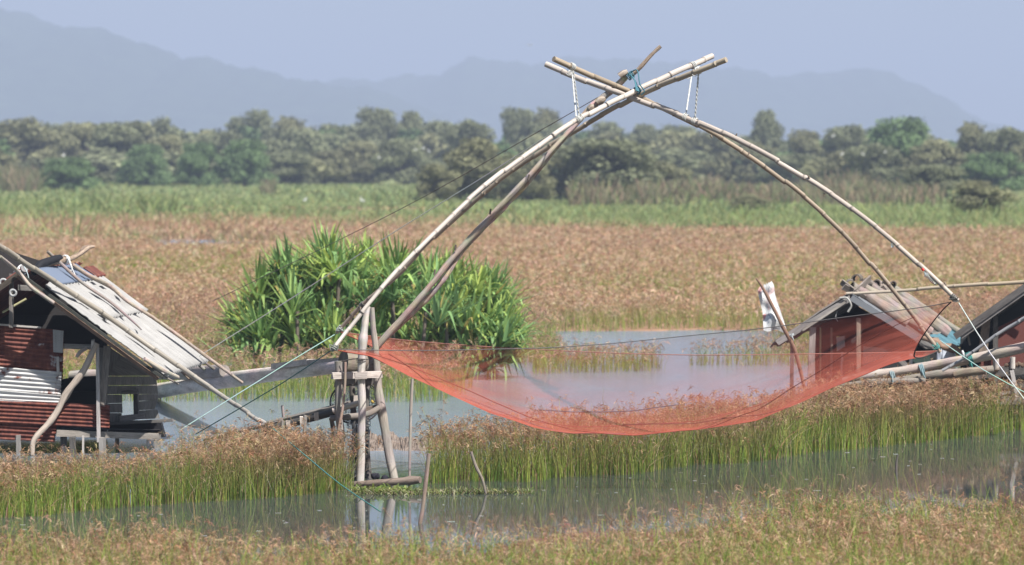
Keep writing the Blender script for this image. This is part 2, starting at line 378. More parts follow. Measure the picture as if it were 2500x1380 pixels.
# hills
def hill(name, prof, Y0, depth, col, seed, label):
    px=np.linspace(prof[0][0],prof[-1][0],260); py=np.interp(px,[p[0] for p in prof],[p[1] for p in prof])
    r=np.random.default_rng(seed); 
    for fq,am in ((.018,5),(.045,4),(.11,2.6),(.3,1.6)): py=py+am*np.sin(px*fq+r.uniform(0,6.28))
    Xc=(px-1250)*Y0/F; Zc=HCAM+(372-py)*Y0/F; Zc=np.maximum(Zc,-4)
    vs=np.linspace(-1,1,41); X=np.repeat(Xc[None],41,0); Yv=Y0+vs[:,None]*depth+np.zeros_like(X); prof_=np.cos(vs*math.pi/2)[:,None]**1.2
    Z=Zc[None]*prof_+ (fnoise(X,Yv,.012,seed)*14+fnoise(X,Yv,.035,seed+1)*6)*prof_*(1-prof_)*2-4
    X=X+fnoise(Yv,X,.006,seed+2)*30
    n0,n1=X.shape; ix=np.arange(n0*n1).reshape(n0,n1); Fq=np.stack([ix[:-1,:-1],ix[:-1,1:],ix[1:,1:],ix[1:,:-1]],-1).reshape(-1,4)
    m,t,b=newmat(name+'_forest'); pos=N(t,'ShaderNodeNewGeometry').outputs['Position']
    t.links.new(ramp(t,noise(t,pos,.02,5,.7),[(.3,tuple(c*.5 for c in col)),(.7,tuple(c*1.4 for c in col))]),b.inputs['Base Color']); b.inputs['Roughness'].default_value=1
    b.inputs['Specular IOR Level'].default_value=0
    npmesh(name,np.stack([X,Yv,Z],-1).reshape(-1,3),Fq,np.ones((n0*n1,3)),m,'structure',label,True)
hill('hills',[(-1400,150),(-900,60),(-500,25),(-200,0),(0,18),(60,24),(110,50),(200,62),(330,105),(440,135),(490,130),(540,148),(640,172),(760,188),(900,205),(1000,240),(1120,300),(1300,372)],6000,1200,(.05,.07,.04),31,'long forested ridge sloping down from the left')
hill('hills',[(300,372),(600,240),(800,190),(960,184),(1070,182),(1110,165),(1150,134),(1180,130),(1215,140),(1300,152),(1440,140),(1600,140),(1750,165),(1900,178),(2030,172),(2120,175),(2180,195),(2250,235),(2330,285),(2440,340),(2600,372)],7200,1400,(.05,.07,.04),47,'pale blue hills in the middle distance behind the trees')

# haze: one closed box round the scene
m=bpy.data.materials.new('haze'); m.use_nodes=True; t=m.node_tree; t.nodes.remove(t.nodes['Principled BSDF'])
pv=t.nodes.new('ShaderNodeVolumePrincipled'); pv.inputs['Color'].default_value=HAZEC=(.60,.705,.93,1); pv.inputs['Density'].default_value=.00031
pv.inputs['Anisotropy'].default_value=0.0; pv.inputs['Density Attribute'].default_value=''
t.links.new(pv.outputs[0],t.nodes['Material Output'].inputs['Volume'])
try: m.cycles.homogeneous_volume=True
except Exception: pass
mb=MB(); x0,x1,y0,y1,z0,z1=-12000,12000,-60,16000,-12,420
mb.add([(x0,y0,z0),(x1,y0,z0),(x1,y1,z0),(x0,y1,z0),(x0,y0,z1),(x1,y0,z1),(x1,y1,z1),(x0,y1,z1)],[(3,2,1,0),(4,5,6,7),(0,1,5,4),(1,2,6,5),(2,3,7,6),(3,0,4,7)],smooth=False)
hz=mb.build('haze',m); hz['kind']='stuff'; hz['label']='thin blue haze in the air over the marsh'

# ------------------------------------------------------------------ reeds and sedges (stuff)
def ribbons(base, h, lean, width, K, curve, yaw, cb, ct, tgrad=1.0, taper=.25):
    """one bent ribbon per row; returns V,F,C. lean: (n,2) tip offset as share of h"""
    n=len(base); ts=np.linspace(0,1,K+1)
    V=np.zeros((n,K+1,2,3)); C=np.zeros((n,K+1,2,3))
    wx=np.cos(yaw); wy=np.sin(yaw)
    for i,tt in enumerate(ts):
        o=lean*(h*(tt**curve))[:,None] if np.ndim(curve)==0 else lean*(h*np.power(tt,curve))[:,None]
        c=base.copy(); c[:,0]+=o[:,0]; c[:,1]+=o[:,1]
        ll=np.sqrt((lean**2).sum(1)); c[:,2]+=h*tt*(1-.25*np.minimum(ll,2)*tt)
        wd=width*(1-(1-taper)*tt)/2
        for s,sg in ((0,-1),(1,1)):
            V[:,i,s,0]=c[:,0]+sg*wd*wx; V[:,i,s,1]=c[:,1]+sg*wd*wy; V[:,i,s,2]=c[:,2]
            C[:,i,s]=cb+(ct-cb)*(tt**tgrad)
    ix=np.arange(n*(K+1)*2).reshape(n,K+1,2)
    Fq=np.stack([ix[:,:-1,0],ix[:,:-1,1],ix[:,1:,1],ix[:,1:,0]],-1).reshape(-1,4)
    return V.reshape(-1,3),Fq,C.reshape(-1,3),V[:,K].mean(1)
def strips(root, d, length, width, droop, K, col):
    """little drooping strips: root (n,3), unit d (n,3)"""
    n=len(root); ts=np.linspace(0,1,K+1); V=np.zeros((n,K+1,2,3))
    side=np.cross(d,RNG.normal(size=(n,3))); side/=np.linalg.norm(side,axis=1)[:,None]+1e-9
    for i,tt in enumerate(ts):
        c=root+d*(length*tt)[:,None]; c[:,2]-=droop*length*tt*tt
        wd=(width*(1.0-.6*abs(tt-.4)))/2
        V[:,i,0]=c-side*wd[:,None]; V[:,i,1]=c+side*wd[:,None]
    ix=np.arange(n*(K+1)*2).reshape(n,K+1,2); Fq=np.stack([ix[:,:-1,0],ix[:,:-1,1],ix[:,1:,1],ix[:,1:,0]],-1).reshape(-1,4)
    C=np.repeat(col,(K+1)*2,axis=0); return V.reshape(-1,3),Fq,C
def merge(parts):
    V=[];Fq=[];C=[];o=0
    for v,f,c in parts: V.append(v);Fq.append(f+o);C.append(c);o+=len(v)
    return np.concatenate(V),np.concatenate(Fq),np.concatenate(C)
def pick(cols, n, jit=.18):
    c=np.array(cols)[RNG.integers(0,len(cols),n)]; return c*(1+jit*RNG.normal(size=(n,1))).clip(.45,1.7)*(1+.06*RNG.normal(size=(n,3)))
GRN=[(.17,.265,.045),(.215,.315,.05),(.275,.335,.065),(.11,.19,.04),(.33,.335,.085)]
BRN=[(.37,.205,.125),(.43,.26,.175),(.28,.145,.085),(.48,.31,.215),(.40,.25,.175),(.50,.36,.24)]
STR=[(.50,.40,.23),(.58,.47,.30),(.42,.30,.17),(.62,.52,.36)]
def scatter(ylo, yhi, plo, phi, dens, test, clump=None):
    A=(yhi-ylo)*(phi-plo)/F*(ylo+yhi)/2; n=int(A*dens)
    u=RNG.uniform(0,1,n); Y=np.sqrt(ylo**2+u*(yhi**2-ylo**2)); px=RNG.uniform(plo,phi,n); X=(px-1250)*Y/F
    k=test(px,Y,X)
    return X[k],Y[k],px[k]
def reedbed(name, label, spans, h0, hs, wid, heads=.6, straw=.16, brown=.5, K=4, hlen=.085, nh=6, green_top=0.0, hw=.011, leanS=.21, tint=(1,1,1)):
    parts=[]
    for (ylo,yhi,plo,phi,dens,test) in spans:
        X,Y,px=scatter(ylo,yhi,plo,phi,dens,test); n=len(X)
        if n==0: continue
        ws=wid*np.maximum(1,Y/60); 
        hn=1+.26*fnoise(X,Y,1.4,61)+.20*fnoise(X,Y,5,62)
        h=np.clip(h0*hn+hs*RNG.normal(size=n),.2,None)
        h=np.where((px<400)&(Y>54)&(Y<63),h*.86,h); h=np.where((px>1250)&(Y>90)&(Y<99),h*.62,h); h=np.where((px>370)&(px<680)&(Y>190)&(Y<217),h*.3,h); base=np.stack([X,Y,np.zeros(n)-.02],1)
        lean=RNG.normal(size=(n,2))*leanS; kind=RNG.uniform(size=n); st=kind<straw
        lean[st]*=RNG.uniform(1.5,5.5,(st.sum(),1)); h[st]*=RNG.uniform(.55,1.05,st.sum())
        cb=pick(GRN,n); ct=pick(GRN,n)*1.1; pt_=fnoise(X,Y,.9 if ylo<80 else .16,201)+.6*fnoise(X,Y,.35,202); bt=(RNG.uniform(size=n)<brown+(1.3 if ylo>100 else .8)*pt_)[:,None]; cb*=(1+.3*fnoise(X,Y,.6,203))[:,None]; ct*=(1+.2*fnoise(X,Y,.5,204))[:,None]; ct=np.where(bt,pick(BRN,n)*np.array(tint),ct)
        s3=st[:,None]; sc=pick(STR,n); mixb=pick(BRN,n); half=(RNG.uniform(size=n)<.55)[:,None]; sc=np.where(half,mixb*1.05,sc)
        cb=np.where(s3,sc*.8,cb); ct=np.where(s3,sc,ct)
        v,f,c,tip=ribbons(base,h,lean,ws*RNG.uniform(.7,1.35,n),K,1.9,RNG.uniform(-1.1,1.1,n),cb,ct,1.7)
        parts.append((v,f,c))
        hd=(RNG.uniform(size=n)<heads+.4*pt_)&~st; nhd=hd.sum()
        if nhd and nh:
            root=np.repeat(tip[hd],nh,0); q=len(root); th=RNG.uniform(0,6.28,q); el=RNG.uniform(-.35,1.1,q)
            d=np.stack([np.cos(th)*np.cos(el),np.sin(th)*np.cos(el),np.sin(el)],1)
            sc_=np.repeat(np.maximum(1,Y[hd]/60),nh)
            colh=np.repeat(pick(BRN,nhd,.22)*np.array(tint),nh,0)*(1+.12*RNG.normal(size=(q,1)))
            root[:,2]-=.07*RNG.uniform(0,1,q)**1.5
            parts.append(strips(root,d,hlen*RNG.uniform(.5,1.4,q)*sc_**.5,hw*sc_*RNG.uniform(.7,1.4,q),RNG.uniform(.1,.9,q),2,colh))
    V,Fq,C=merge(parts)
    return npmesh(name,V,Fq,np.clip(C,.01,.9),M['reed'],'stuff',label)
rag=lambda X,Y: fnoise(X,Y,2.2,5)*.35
T_fg=lambda px,Y,X:(Y<fg_far(px)+fnoise(X,Y,1.6,71)*.7+fnoise(X,Y,6,72)*.3)
T_lb=lambda px,Y,X:(px<905)&(Y>lb_near(px)+fnoise(X,Y,3,73)*.22)&(Y<lb_far(px)+fnoise(X,Y,2,74)*.4)
T_rb=lambda px,Y,X:(px>1042+fnoise(X,Y,3,75)*12)&(Y>rb_near(px)+fnoise(X,Y,3,76)*.25)&(Y<rb_near(px)+rb_thk(px)+fnoise(X,Y,2,77)*.4)
T_ms=lambda px,Y,X:((px<1640)|(px>1990)|(RNG.uniform(size=len(Y))<.55))&(Y>ms_near(px)+fnoise(X,Y,1.5,78)*.7)&(Y<ms_far(px)+fnoise(X,Y,.9,79)*1.2)&~((px>545)&(px<1300)&(Y>86.5+fnoise(X,Y,.9,79)*1.2)&(Y<94.5))
T_fd=lambda px,Y,X: (RNG.uniform(size=len(Y))>greenness(px,X,Y)*(Y>150))&land(px,Y,fnoise(X,Y,.8,80)*1.5)&(Y>fld_near(px)-.5)
def blades(name,label,spans,h0,hs,wid,cols):
    reedbed(name,label,spans,h0,hs,wid,heads=0,straw=.12,brown=.15,nh=0,K=5,leanS=.22)
reedbed('foreground_reeds','dry brown sedges along the near bank',[(39.5,51.8,-400,2950,280,T_fg)],.74,.14,.0080,heads=.56,straw=.32,brown=.52,nh=9,hlen=.068,hw=.0078,leanS=.24,tint=(1.0,1.02,.96))
blades('foreground_grass','yellow green grass blades among the near sedges',[(39.5,51.0,-400,2950,75,T_fg)],.86,.17,.012,None)
reedbed('reed_bed','green sedges with brown heads in front of the rusty hut',[(54.5,62.5,-500,910,430,T_lb)],.82,.13,.0090,heads=.62,straw=.15,brown=.62,nh=9,hlen=.070,hw=.0080,tint=(.93,.95,.87))
reedbed('reed_bed','green sedges with brown heads under the red net',[(59,80,1000,3000,340,T_rb)],.90,.14,.0090,heads=.62,straw=.15,brown=.62,nh=9,hlen=.070,hw=.0080,tint=(.93,.95,.87))
reedbed('reed_bed','brown and green sedges beyond the open water',[(80,121,-400,2950,60,T_ms)],.86,.15,.008,heads=.6,straw=.12,brown=.5,K=3,nh=5,hw=.009,hlen=.09)
reedbed('sedge_field','wide field of brown sedges in the middle distance',[(110,150,-400,2950,26,T_fd),(150,225,-400,2950,14,T_fd)],.80,.20,.009,heads=.72,straw=.14,brown=.66,K=2,nh=5,hw=.010,hlen=.09,tint=(1.18,1.30,1.30))
# far plain: tufts, brown then green
def far_tufts():
    parts=[]
    for (a,b_,dens,hh,ww) in ((185,300,3.6,.72,.04),(300,420,2.4,.34,.09),(420,620,.9,.30,.14)):
        X,Y,px=scatter(a,b_,-350,2900,dens,lambda p,y,x:land(p,y,0)); n=len(X)
        g=greenness(px,X,Y); isg=RNG.uniform(size=n)<g; kk=isg|(Y>222); X,Y,px,isg=X[kk],Y[kk],px[kk],isg[kk]; n=len(X)
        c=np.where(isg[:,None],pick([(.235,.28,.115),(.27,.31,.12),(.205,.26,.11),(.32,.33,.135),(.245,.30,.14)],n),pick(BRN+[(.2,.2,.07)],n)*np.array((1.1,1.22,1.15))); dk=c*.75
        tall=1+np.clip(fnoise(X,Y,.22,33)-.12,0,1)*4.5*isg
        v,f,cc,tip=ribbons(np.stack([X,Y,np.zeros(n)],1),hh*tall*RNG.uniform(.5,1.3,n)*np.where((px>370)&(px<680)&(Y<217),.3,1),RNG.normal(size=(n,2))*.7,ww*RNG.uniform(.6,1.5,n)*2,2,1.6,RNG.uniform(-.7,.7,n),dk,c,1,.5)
        parts.append((v,f,cc))
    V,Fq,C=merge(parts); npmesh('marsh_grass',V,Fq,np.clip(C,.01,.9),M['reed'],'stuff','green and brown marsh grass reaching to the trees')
far_tufts()
# ================================================================== THE LIFT NET
def net_mat():
    m,t,b=newmat('red_netting'); out=t.nodes['Material Output']
    uv=N(t,'ShaderNodeTexCoord').outputs['UV']
    k=ramp(t,noise(t,uv,1.1,4,.6),[(.3,(.60,.14,.095)),(.7,(.72,.195,.135))]); t.links.new(k,b.inputs['Base Color']); b.inputs['Roughness'].default_value=.6
    b.inputs['Specular IOR Level'].default_value=.15
    tl=N(t,'ShaderNodeBsdfTranslucent'); t.links.new(k,tl.inputs[0]); mx=N(t,'ShaderNodeMixShader'); mx.inputs[0].default_value=.45
    t.links.new(b.outputs[0],mx.inputs[1]); t.links.new(tl.outputs[0],mx.inputs[2])
    tp=N(t,'ShaderNodeBsdfTransparent'); lw=N(t,'ShaderNodeLayerWeight'); lw.inputs[0].default_value=.5
    # a woven mesh of round threads covers more of what is behind it the flatter one looks along it: 1-(1-a)^(1/cos)
    cs=N(t,'ShaderNodeMath',operation='SUBTRACT'); cs.inputs[0].default_value=1.0; t.links.new(lw.outputs['Facing'],cs.inputs[1])
    mxx=N(t,'ShaderNodeMath',operation='MAXIMUM'); mxx.inputs[1].default_value=.04; t.links.new(cs.outputs[0],mxx.inputs[0])
    iv=N(t,'ShaderNodeMath',operation='DIVIDE'); iv.inputs[0].default_value=1.0; t.links.new(mxx.outputs[0],iv.inputs[1])
    pw=N(t,'ShaderNodeMath',operation='POWER'); t.links.new(ramp(t,noise(t,mapping(t,uv,(.8,2.6,1)),1.0,5,.6,.8),[(.3,(1-NET_A*.5,)*3),(.7,(1-NET_A*1.6,)*3)]),pw.inputs[0]); t.links.new(iv.outputs[0],pw.inputs[1])
    m2=N(t,'ShaderNodeMixShader'); t.links.new(pw.outputs[0],m2.inputs[0]); t.links.new(mx.outputs[0],m2.inputs[1]); t.links.new(tp.outputs[0],m2.inputs[2])
    t.links.new(m2.outputs[0],out.inputs[0]); return m
NET_A=.10
M['net']=net_mat()
YA=60.5
ln=thing('lift_net','red square fishing net hung from four bending bamboo poles','lift net',G(1550,1185,0))
PALE=(.52,.455,.40); TANB=(.46,.385,.29); BRB=(.36,.285,.22)
def arm(pts,r0,r1,c,c2,stubs=(),gap=.42):
    mb=MB(); bamboo(mb,[P(*p) for p in pts],r0,r1,gap,12,c,c2,stubs,6); return mb.build('bamboo_arm',M['bamboo'],ln)
A1=[(1739,137,61.6),(1640,180,61.0),(1550,222,60.36),(1410,293,59.6),(1300,367,59.1),(1180,457,58.5),(1060,568,57.9),(960,672,57.5),(870,780,57.2),(810,857,57.0)]
A2=[(1773,146,59.3),(1660,190,59.8),(1558,233,60.52),(1430,305,61.2),(1300,383,61.8),(1190,463,62.3),(1068,571,62.9),(975,667,63.3),(905,726,63.6),(865,765,63.8),(822,812,64.0)]
A3=[(1333,157,61.5),(1440,202,61.1),(1555,242,60.45),(1690,293,59.7),(1795,340,59.2),(1900,396,58.7),(1990,449,58.3),(2080,510,57.9),(2170,580,57.5),(2255,655,57.2),(2337,733,57.0)]
A4=[(1352,144,59.4),(1450,188,59.9),(1550,230,60.6),(1620,266,61),(1710,310,61.5),(1790,356,61.9),(1880,416,62.3),(1970,487,62.7),(2060,570,63.1),(2130,650,63.5),(2200,735,63.8),(2250,800,64),(2296,858,64.1)]
arm(A1,.049,.031,PALE,(.54,.485,.43),[(1195,447,58.55),(1270,383,58.95)])
arm(A2,.046,.034,TANB,BRB,[(1183,468,62.3),(880,750,63.6)])
arm(A3,.050,.036,PALE,(.46,.385,.325),[(1795,334,59.2),(1830,372,59.0),(1880,380,58.8),(1976,436,58.35),(2012,472,58.2),(2066,489,58.0),(2255,640,57.3),(2306,690,57.1)],.5)
arm(A4,.046,.036,(.36,.29,.21),BRB,[(1735,330,61.6),(2142,655,63.5)],.5)
# lifting boom: two rough poles lashed side by side
mb=MB(); tube(mb,[P(*p) for p in [(888,888,61.2),(935,830,61.1),(1000,757,61.05),(1060,686,61),(1110,624,61),(1200,527,60.95),(1290,432,60.9),(1350,363,60.9),(1408,302,60.95)]],[.052,.056,.05,.048,.042,.035],5,9,.07,(1.45,1.36,1.30),cj=.14)
for q in ((1196,524,60.82),(1111,612,60.95),(1290,440,60.85),(1060,672,60.95)): tube(mb,[P(*q),P(q[0]+2,q[1]-14,q[2])],.016,1,6,col=(.5,.45,.42))
mb.build('boom_pole',M['grey_wood'],ln)
mb=MB(); tube(mb,[P(*p) for p in [(915,850,61.3),(985,785,61.2),(1040,732,61.15),(1085,680,61.1),(1130,612,61.1),(1190,545,61.05),(1240,494,61.0),(1288,446,61.0),(1335,388,61),(1385,327,61),(1440,266,60.95),(1492,222,60.85),(1530,186,60.8)]],[.04,.045,.047,.044,.05,.044,.047,.05,.056,.05],5,9,.16,(1.25,1.2,1.18),cj=.2)
tube(mb,[P(*p) for p in [(1538,188,60.8),(1560,168,60.75),(1590,135,60.75),(1613,113,60.75)]],[.032,.036,.03,.028],4,8,.1,(.82,.76,.72))
for q in ((1520,180,60.7),(1466,246,60.85),(1447,262,60.9)): tube(mb,[P(q[0]-8,q[1]+6,q[2]),P(*q),P(q[0]+12,q[1]-6,q[2])],[.05,.062,.03],2,8,.2)
mb.build('boom_pole',M['rough_bark'],ln)
def rope(name, pts, r, col, parent=None, n=6, label=None, cat='rope', group=None, sag=0.0):
    mb=MB(); q=[Vector(p) for p in pts]
    if sag and len(q)==2:
        q=[q[0].lerp(q[1],i/8)-Vector((0,0,4*sag*(i/8)*(1-i/8))) for i in range(9)]
    tube(mb,q,r,n,5,col=col,cj=.1)
    if parent: return mb.build(name,M['rope'],parent)
    o=mb.build(name,M['rope'],None,q[0]); return tag(o,label,cat,group)
TEAL=(.075,.19,.24); WHT=(.60,.60,.57); DGR=(.07,.16,.15); LTEAL=(.30,.42,.40)
# lashing at the crossing
mb=MB(); c=P(1546,205,60.45)
for k in range(2): coil(mb,P(1536+k*7,187-k*5,60.72),(P(1560,168,60.75)-P(1530,186,60.8)),.058,2.5,.024,.009,TEAL)
for k in range(3):
    a=P(1535+k*5,178+k*5,60.65); tube(mb,[a,P(1549+k*2,196+k*3,60.42),P(1553+k*3,222+k,60.26)],.009,3,5,col=(.09,.23,.28))
tube(mb,[P(1540,176,60.6),P(1556,172,60.45),P(1562,205,60.3),P(1573,222,60.28),P(1566,232,60.3)],.011,4,5,col=TEAL)
coil(mb,P(1556,221,60.36),(P(1739,137,61.6)-P(1410,293,59.6)),.058,2.5,.02,.010,TEAL)
mb.build('lashing',M['rope'],ln)
# four white cords bracing the pole tops
def cord(a,b,ca,ra,cb,rb):
    mb=MB(); A=P(*a);B=P(*b); 
    for s in (0,math.pi):
        L=(B-A).length; pts=[]
        for i in range(31):
            tt=i/30; an=tt*L/.14*2*math.pi+s; pts.append(A.lerp(B,tt)+Vector((math.cos(an)*.0095,math.sin(an)*.0095,0)))
        tube(mb,pts,.0085,1,5,col=WHT)
    coil(mb,P(*ca[0]),P(*ca[1])-P(*ca[0]),ra,2.5,.03,.009,WHT); coil(mb,P(*cb[0]),P(*cb[1])-P(*cb[0]),rb,2.5,.03,.009,WHT)
    tube(mb,[A,A+Vector((-.06,-.02,-.03)),A+Vector((-.10,-.02,.0))],.006,2,5,col=WHT)
    mb.build('brace_cord',M['rope'],ln)
cord((1397,180,61.1),(1407,290,59.62),((1394,181,61.28),(1440,202,61.1)),.058,((1411,293,59.6),(1300,367,59.1)),.054)
cord((1399,172,59.6),(1414,285,59.62),((1396,163,59.6),(1450,188,59.9)),.056,((1416,289,59.62),(1300,367,59.1)),.054)
cord((1705,182,59.6),(1697,288,59.65),((1706,172,59.6),(1660,190,59.8)),.056,((1696,296,59.68),(1795,340,59.2)),.057)
cord((1688,188,61.2),(1675,277,59.78),((1691,160,61.3),(1640,180,61)),.058,((1674,287,59.78),(1795,340,59.2)),.057)
# net
E1=smooth_path([P(*p) for p in [(816,853,57.05),(905,855,57.3),(1050,856,57.7),(1200,853,58),(1340,849,58.2),(1500,838,58.4),(1680,820,58.4),(1860,802,58.2),(2060,775,57.8),(2240,752,57.3),(2322,738,57.05)]],8)
E2=smooth_path([P(*p) for p in [(830,810,63.95),(900,820,63.8),(1000,832,63.4),(1120,842,63.1),(1244,850,62.9),(1400,858,62.7),(1550,864,62.6),(1700,867,62.6),(1860,866,62.8),(2050,863,63.2),(2170,861,63.7),(2290,857,64.0)]],8)
def resamp(pl,n):
    L=lens(pl); out=[]; j=0
    for i in range(n):
        s=L[-1]*i/(n-1)
        while j<len(L)-2 and L[j+1]<s: j+=1
        out.append(pl[j].lerp(pl[j+1],(s-L[j])/max(L[j+1]-L[j],1e-9)))
    return out
NU,NV=110,64
e1=resamp(E1,NU+1); e2=resamp(E2,NU+1)
BOT=[(812,853),(905,866),(1000,918),(1100,966),(1200,1008),(1300,1040),(1400,1058),(1550,1064),(1700,1055),(1850,1024),(2000,960),(2100,914),(2180,878),(2245,858),(2330,850)]
# side edges: a lacing rope cut into the net by concave curves
def side(u0,u1s):
    return u0
W=NU+1; V=[];UV=[]
def net_pt(u,v):
    # u and v in 0..1; pull the short edges inwards
    inl=.085*math.sin(math.pi*v)**.75; inr=.050*math.sin(math.pi*v)**.55
    uu=inl+(1-inl-inr)*u
    fi=uu*NU; i=min(int(fi),NU-1); t=fi-i
    a=e1[i].lerp(e1[i+1],t); b=e2[i].lerp(e2[i+1],t)
    p=a.lerp(b,v)
    # depth of the belly under the line joining the rims, set by the lowest line of the net
    x=px_of(p.x,p.y); yb=np.interp(x,[q[0] for q in BOT],[q[1] for q in BOT]); zt=P(x,yb,p.y).z
    mid=a.lerp(b,.5); xm=px_of(mid.x,mid.y); ym=np.interp(xm,[q[0] for q in BOT],[q[1] for q in BOT]); sag=max(0,mid.z-P(xm,ym,mid.y).z)
    k=math.sin(math.pi*v)**.62 if 0<v<1 else 0
    z=p.z-sag*k
    z+=.028*math.sin(u*19+v*9+2*math.sin(u*7))*k*math.sin(math.pi*u)+.012*math.sin(u*41-v*17)*k*math.sin(math.pi*u)
    return Vector((p.x,p.y,z))
for j in range(NV+1):
    for i in range(NU+1):
        V.append(net_pt(i/NU,j/NV))
mb=MB(); Fc=[];UVs=[]
for j in range(NV):
    for i in range(NU):
        Fc.append((j*W+i,j*W+i+1,(j+1)*W+i+1,(j+1)*W+i)); UVs.append([(i*.09,j*.1),((i+1)*.09,j*.1),((i+1)*.09,(j+1)*.1),(i*.09,(j+1)*.1)])
mb.add(V,Fc,UVs); net=mb.build('net',M['net'],ln)
DK=(.06,.055,.05)
mb=MB(); tube(mb,E1,.0075,1,5,col=(.13,.12,.12)); tube(mb,[V[j*W+NU] for j in range(NV+1)],.011,1,5,col=DK)
tube(mb,E2,.008,1,5,col=(.33,.16,.13)); tube(mb,[V[j*W] for j in range(NV+1)],.009,1,5,col=(.25,.07,.05)); mb.build('rim_rope',M['rope'],net)
mb=MB()
tube(mb,[net_pt(.03+.93*t_,.06+.62*math.sin(t_*1.5)) for t_ in np.linspace(0,1,50)],.007,1,5,col=(.30,.08,.06))
tube(mb,[net_pt(.60+.355*t_,.46-.42*t_) for t_ in np.linspace(0,1,40)],.0055,1,5,col=(.16,.06,.05))
tube(mb,[net_pt(.02+.7*t_,.5+.3*t_) for t_ in np.linspace(0,1,40)],.006,1,5,col=(.25,.06,.05))
tube(mb,[net_pt(.08+.02*math.sin(t_*3),t_) for t_ in np.linspace(0.02,.98,30)],.006,1,5,col=(.25,.06,.05))
tube(mb,[net_pt(.3+.25*t_,.75+.1*t_) for t_ in np.linspace(0,1,30)],.009,1,5,col=(.12,.10,.12))
tube(mb,[net_pt(.15+.3*t_,.62-.12*t_+.05*math.sin(t_*7)) for t_ in np.linspace(0,1,30)],.008,1,5,col=(.13,.10,.12))
tube(mb,[net_pt(.45+.3*t_,.3+.2*t_*t_) for t_ in np.linspace(0,1,30)],.007,1,5,col=(.2,.07,.06))
mb.build('seam_cord',M['rope'],net)
# ties at the four tips
for (px,py,Y,ax,col) in ((2328,727,57.0,(A3[-2],A3[-1]),(.12,.12,.11)),(2286,845,64.05,(A4[-2],A4[-1]),(.10,.28,.26)),(817,848,57.0,(A1[-2],A1[-1]),(.25,.27,.24)),(830,803,63.95,(A2[-2],A2[-1]),(.35,.38,.36)),(884,745,63.7,(A2[-3],A2[-2]),(.14,.14,.13))):
    mb=MB(); c=P(px,py,Y); d=P(*ax[1])-P(*ax[0]); coil(mb,c,d,.042,3.2,.03,.011,col)
    for k in range(4): tube(mb,[c,c+Vector((random.uniform(-.08,.08),-.04,random.uniform(-.06,.05))),c+Vector((random.uniform(-.10,.10),-.03,random.uniform(-.08,.03)))],.008,2,5,col=col)
    mb.build('tip_tie',M['rope'],ln)
# plastic bottle hung under the right front arm
bt=thing('plastic_bottle','clear crumpled plastic bottle with red cap hanging under the bamboo arm','bottle',P(2254,658,57.15))
m,t,b=newmat('clear_plastic'); b.inputs['Base Color'].default_value=(.86,.9,.86,1); b.inputs['Roughness'].default_value=.12; b.inputs['Transmission Weight'].default_value=.75; b.inputs['IOR'].default_value=1.2
mb=MB(); tube(mb,[P(2256,663,57.15),P(2259,667,57.15),P(2264,672,57.15),P(2274,681,57.15),P(2284,690,57.15),P(2287,693,57.15)],[.012,.016,.045,.042,.046,.045,.03],3,12,.06); mb.build('bottle_body',m,bt)
mb=MB(); tube(mb,[P(2251,656,57.15),P(2255,661,57.15)],.020,1,10); mb.build('cap',plain('red_cap',(.55,.03,.02),.4),bt)
rope('bottle_string',[P(2254,659,57.15),P(2262,655,57.16),P(2266,664,57.16)],.006,(.5,.12,.08),bt)
tg=thing('plastic_tag','small clear scrap of plastic dangling from the middle of the arm','plastic scrap',P(2179,588,57.5))
mb=MB(); sheet(mb,P(2175,588,57.45),P(2183,588,57.45),P(2176,606,57.45),P(2182,603,57.42),3,4,bump=.02); solid(mb.build('scrap',m,tg),.003)

# ------------------------------------------------------------------ log tower that carries the boom
tw=thing('log_tower','weathered log trestle with leaning posts standing at the water edge','trestle',G(885,1190,0))
def logs(name, pts, r, mat='grey_wood', parent=None, col=(1,1,1), seg=10, wob=.07, n=4, cj=.06):
    mb=MB(); tube(mb,[P(*p) for p in pts],r,n,seg,wob,col,cj=cj); return mb.build(name,M[mat],parent)
logs('post',[(898,748,60.2),(893,775,60.2),(889,805,60.2),(886,830,60.2),(884,870,60.2),(882,930,60.2),(884,990,60.2),(882,1060,60.2),(882,1110,60.2),(879,1186,60.2)],[.046,.058,.062,.075,.062,.064,.066,.066,.068,.062],'pale_wood',tw,(1.25,1.23,1.23))
logs('post',[(908,751,61.0),(911,800,61.0),(917,850,61.0),(921,910,60.95),(925,960,60.9),(937,1030,60.8),(950,1110,60.7),(963,1175,60.6),(965,1195,60.6)],[.040,.05,.052,.06,.075,.072,.070,.078,.075],'grey_wood',tw,(1.2,1.17,1.16))
logs('post',[(826,882,60.5),(828,930,60.5),(826,1000,60.5),(832,1060,60.5),(828,1110,60.5),(826,1195,60.5)],[.062,.058,.06,.066,.07,.07],'grey_wood',tw)
logs('post',[(900,880,61.7),(895,960,61.6),(893,1040,61.5),(896,1120,61.5),(903,1190,61.5)],[.06,.05,.055,.06,.06],'dark_wood',tw,(1.3,1.3,1.3))
logs('post',[(858,910,61.8),(862,990,61.7),(866,1060,61.7),(862,1165,61.7)],[.05,.05,.05,.055],'dark_wood',tw,(1.2,1.15,1.1))
logs('post',[(808,1020,61),(814,1050,61),(820,1100,61)],.04,'dark_wood',tw,(1.6,1.5,1.4))
logs('sapling',[(843,884,60.35),(842,940,60.35),(836,1000,60.35),(828,1040,60.35),(818,1090,60.35)],[.025,.022,.026,.02],'grey_wood',tw,(1.15,.95,.85),6)
mb=MB(); plank(mb,P(811,918,60.35),P(932,914,60.75),.105,.07,col=(1.3,1.25,1.22)); mb.build('crossbar',M['pale_wood'],tw)
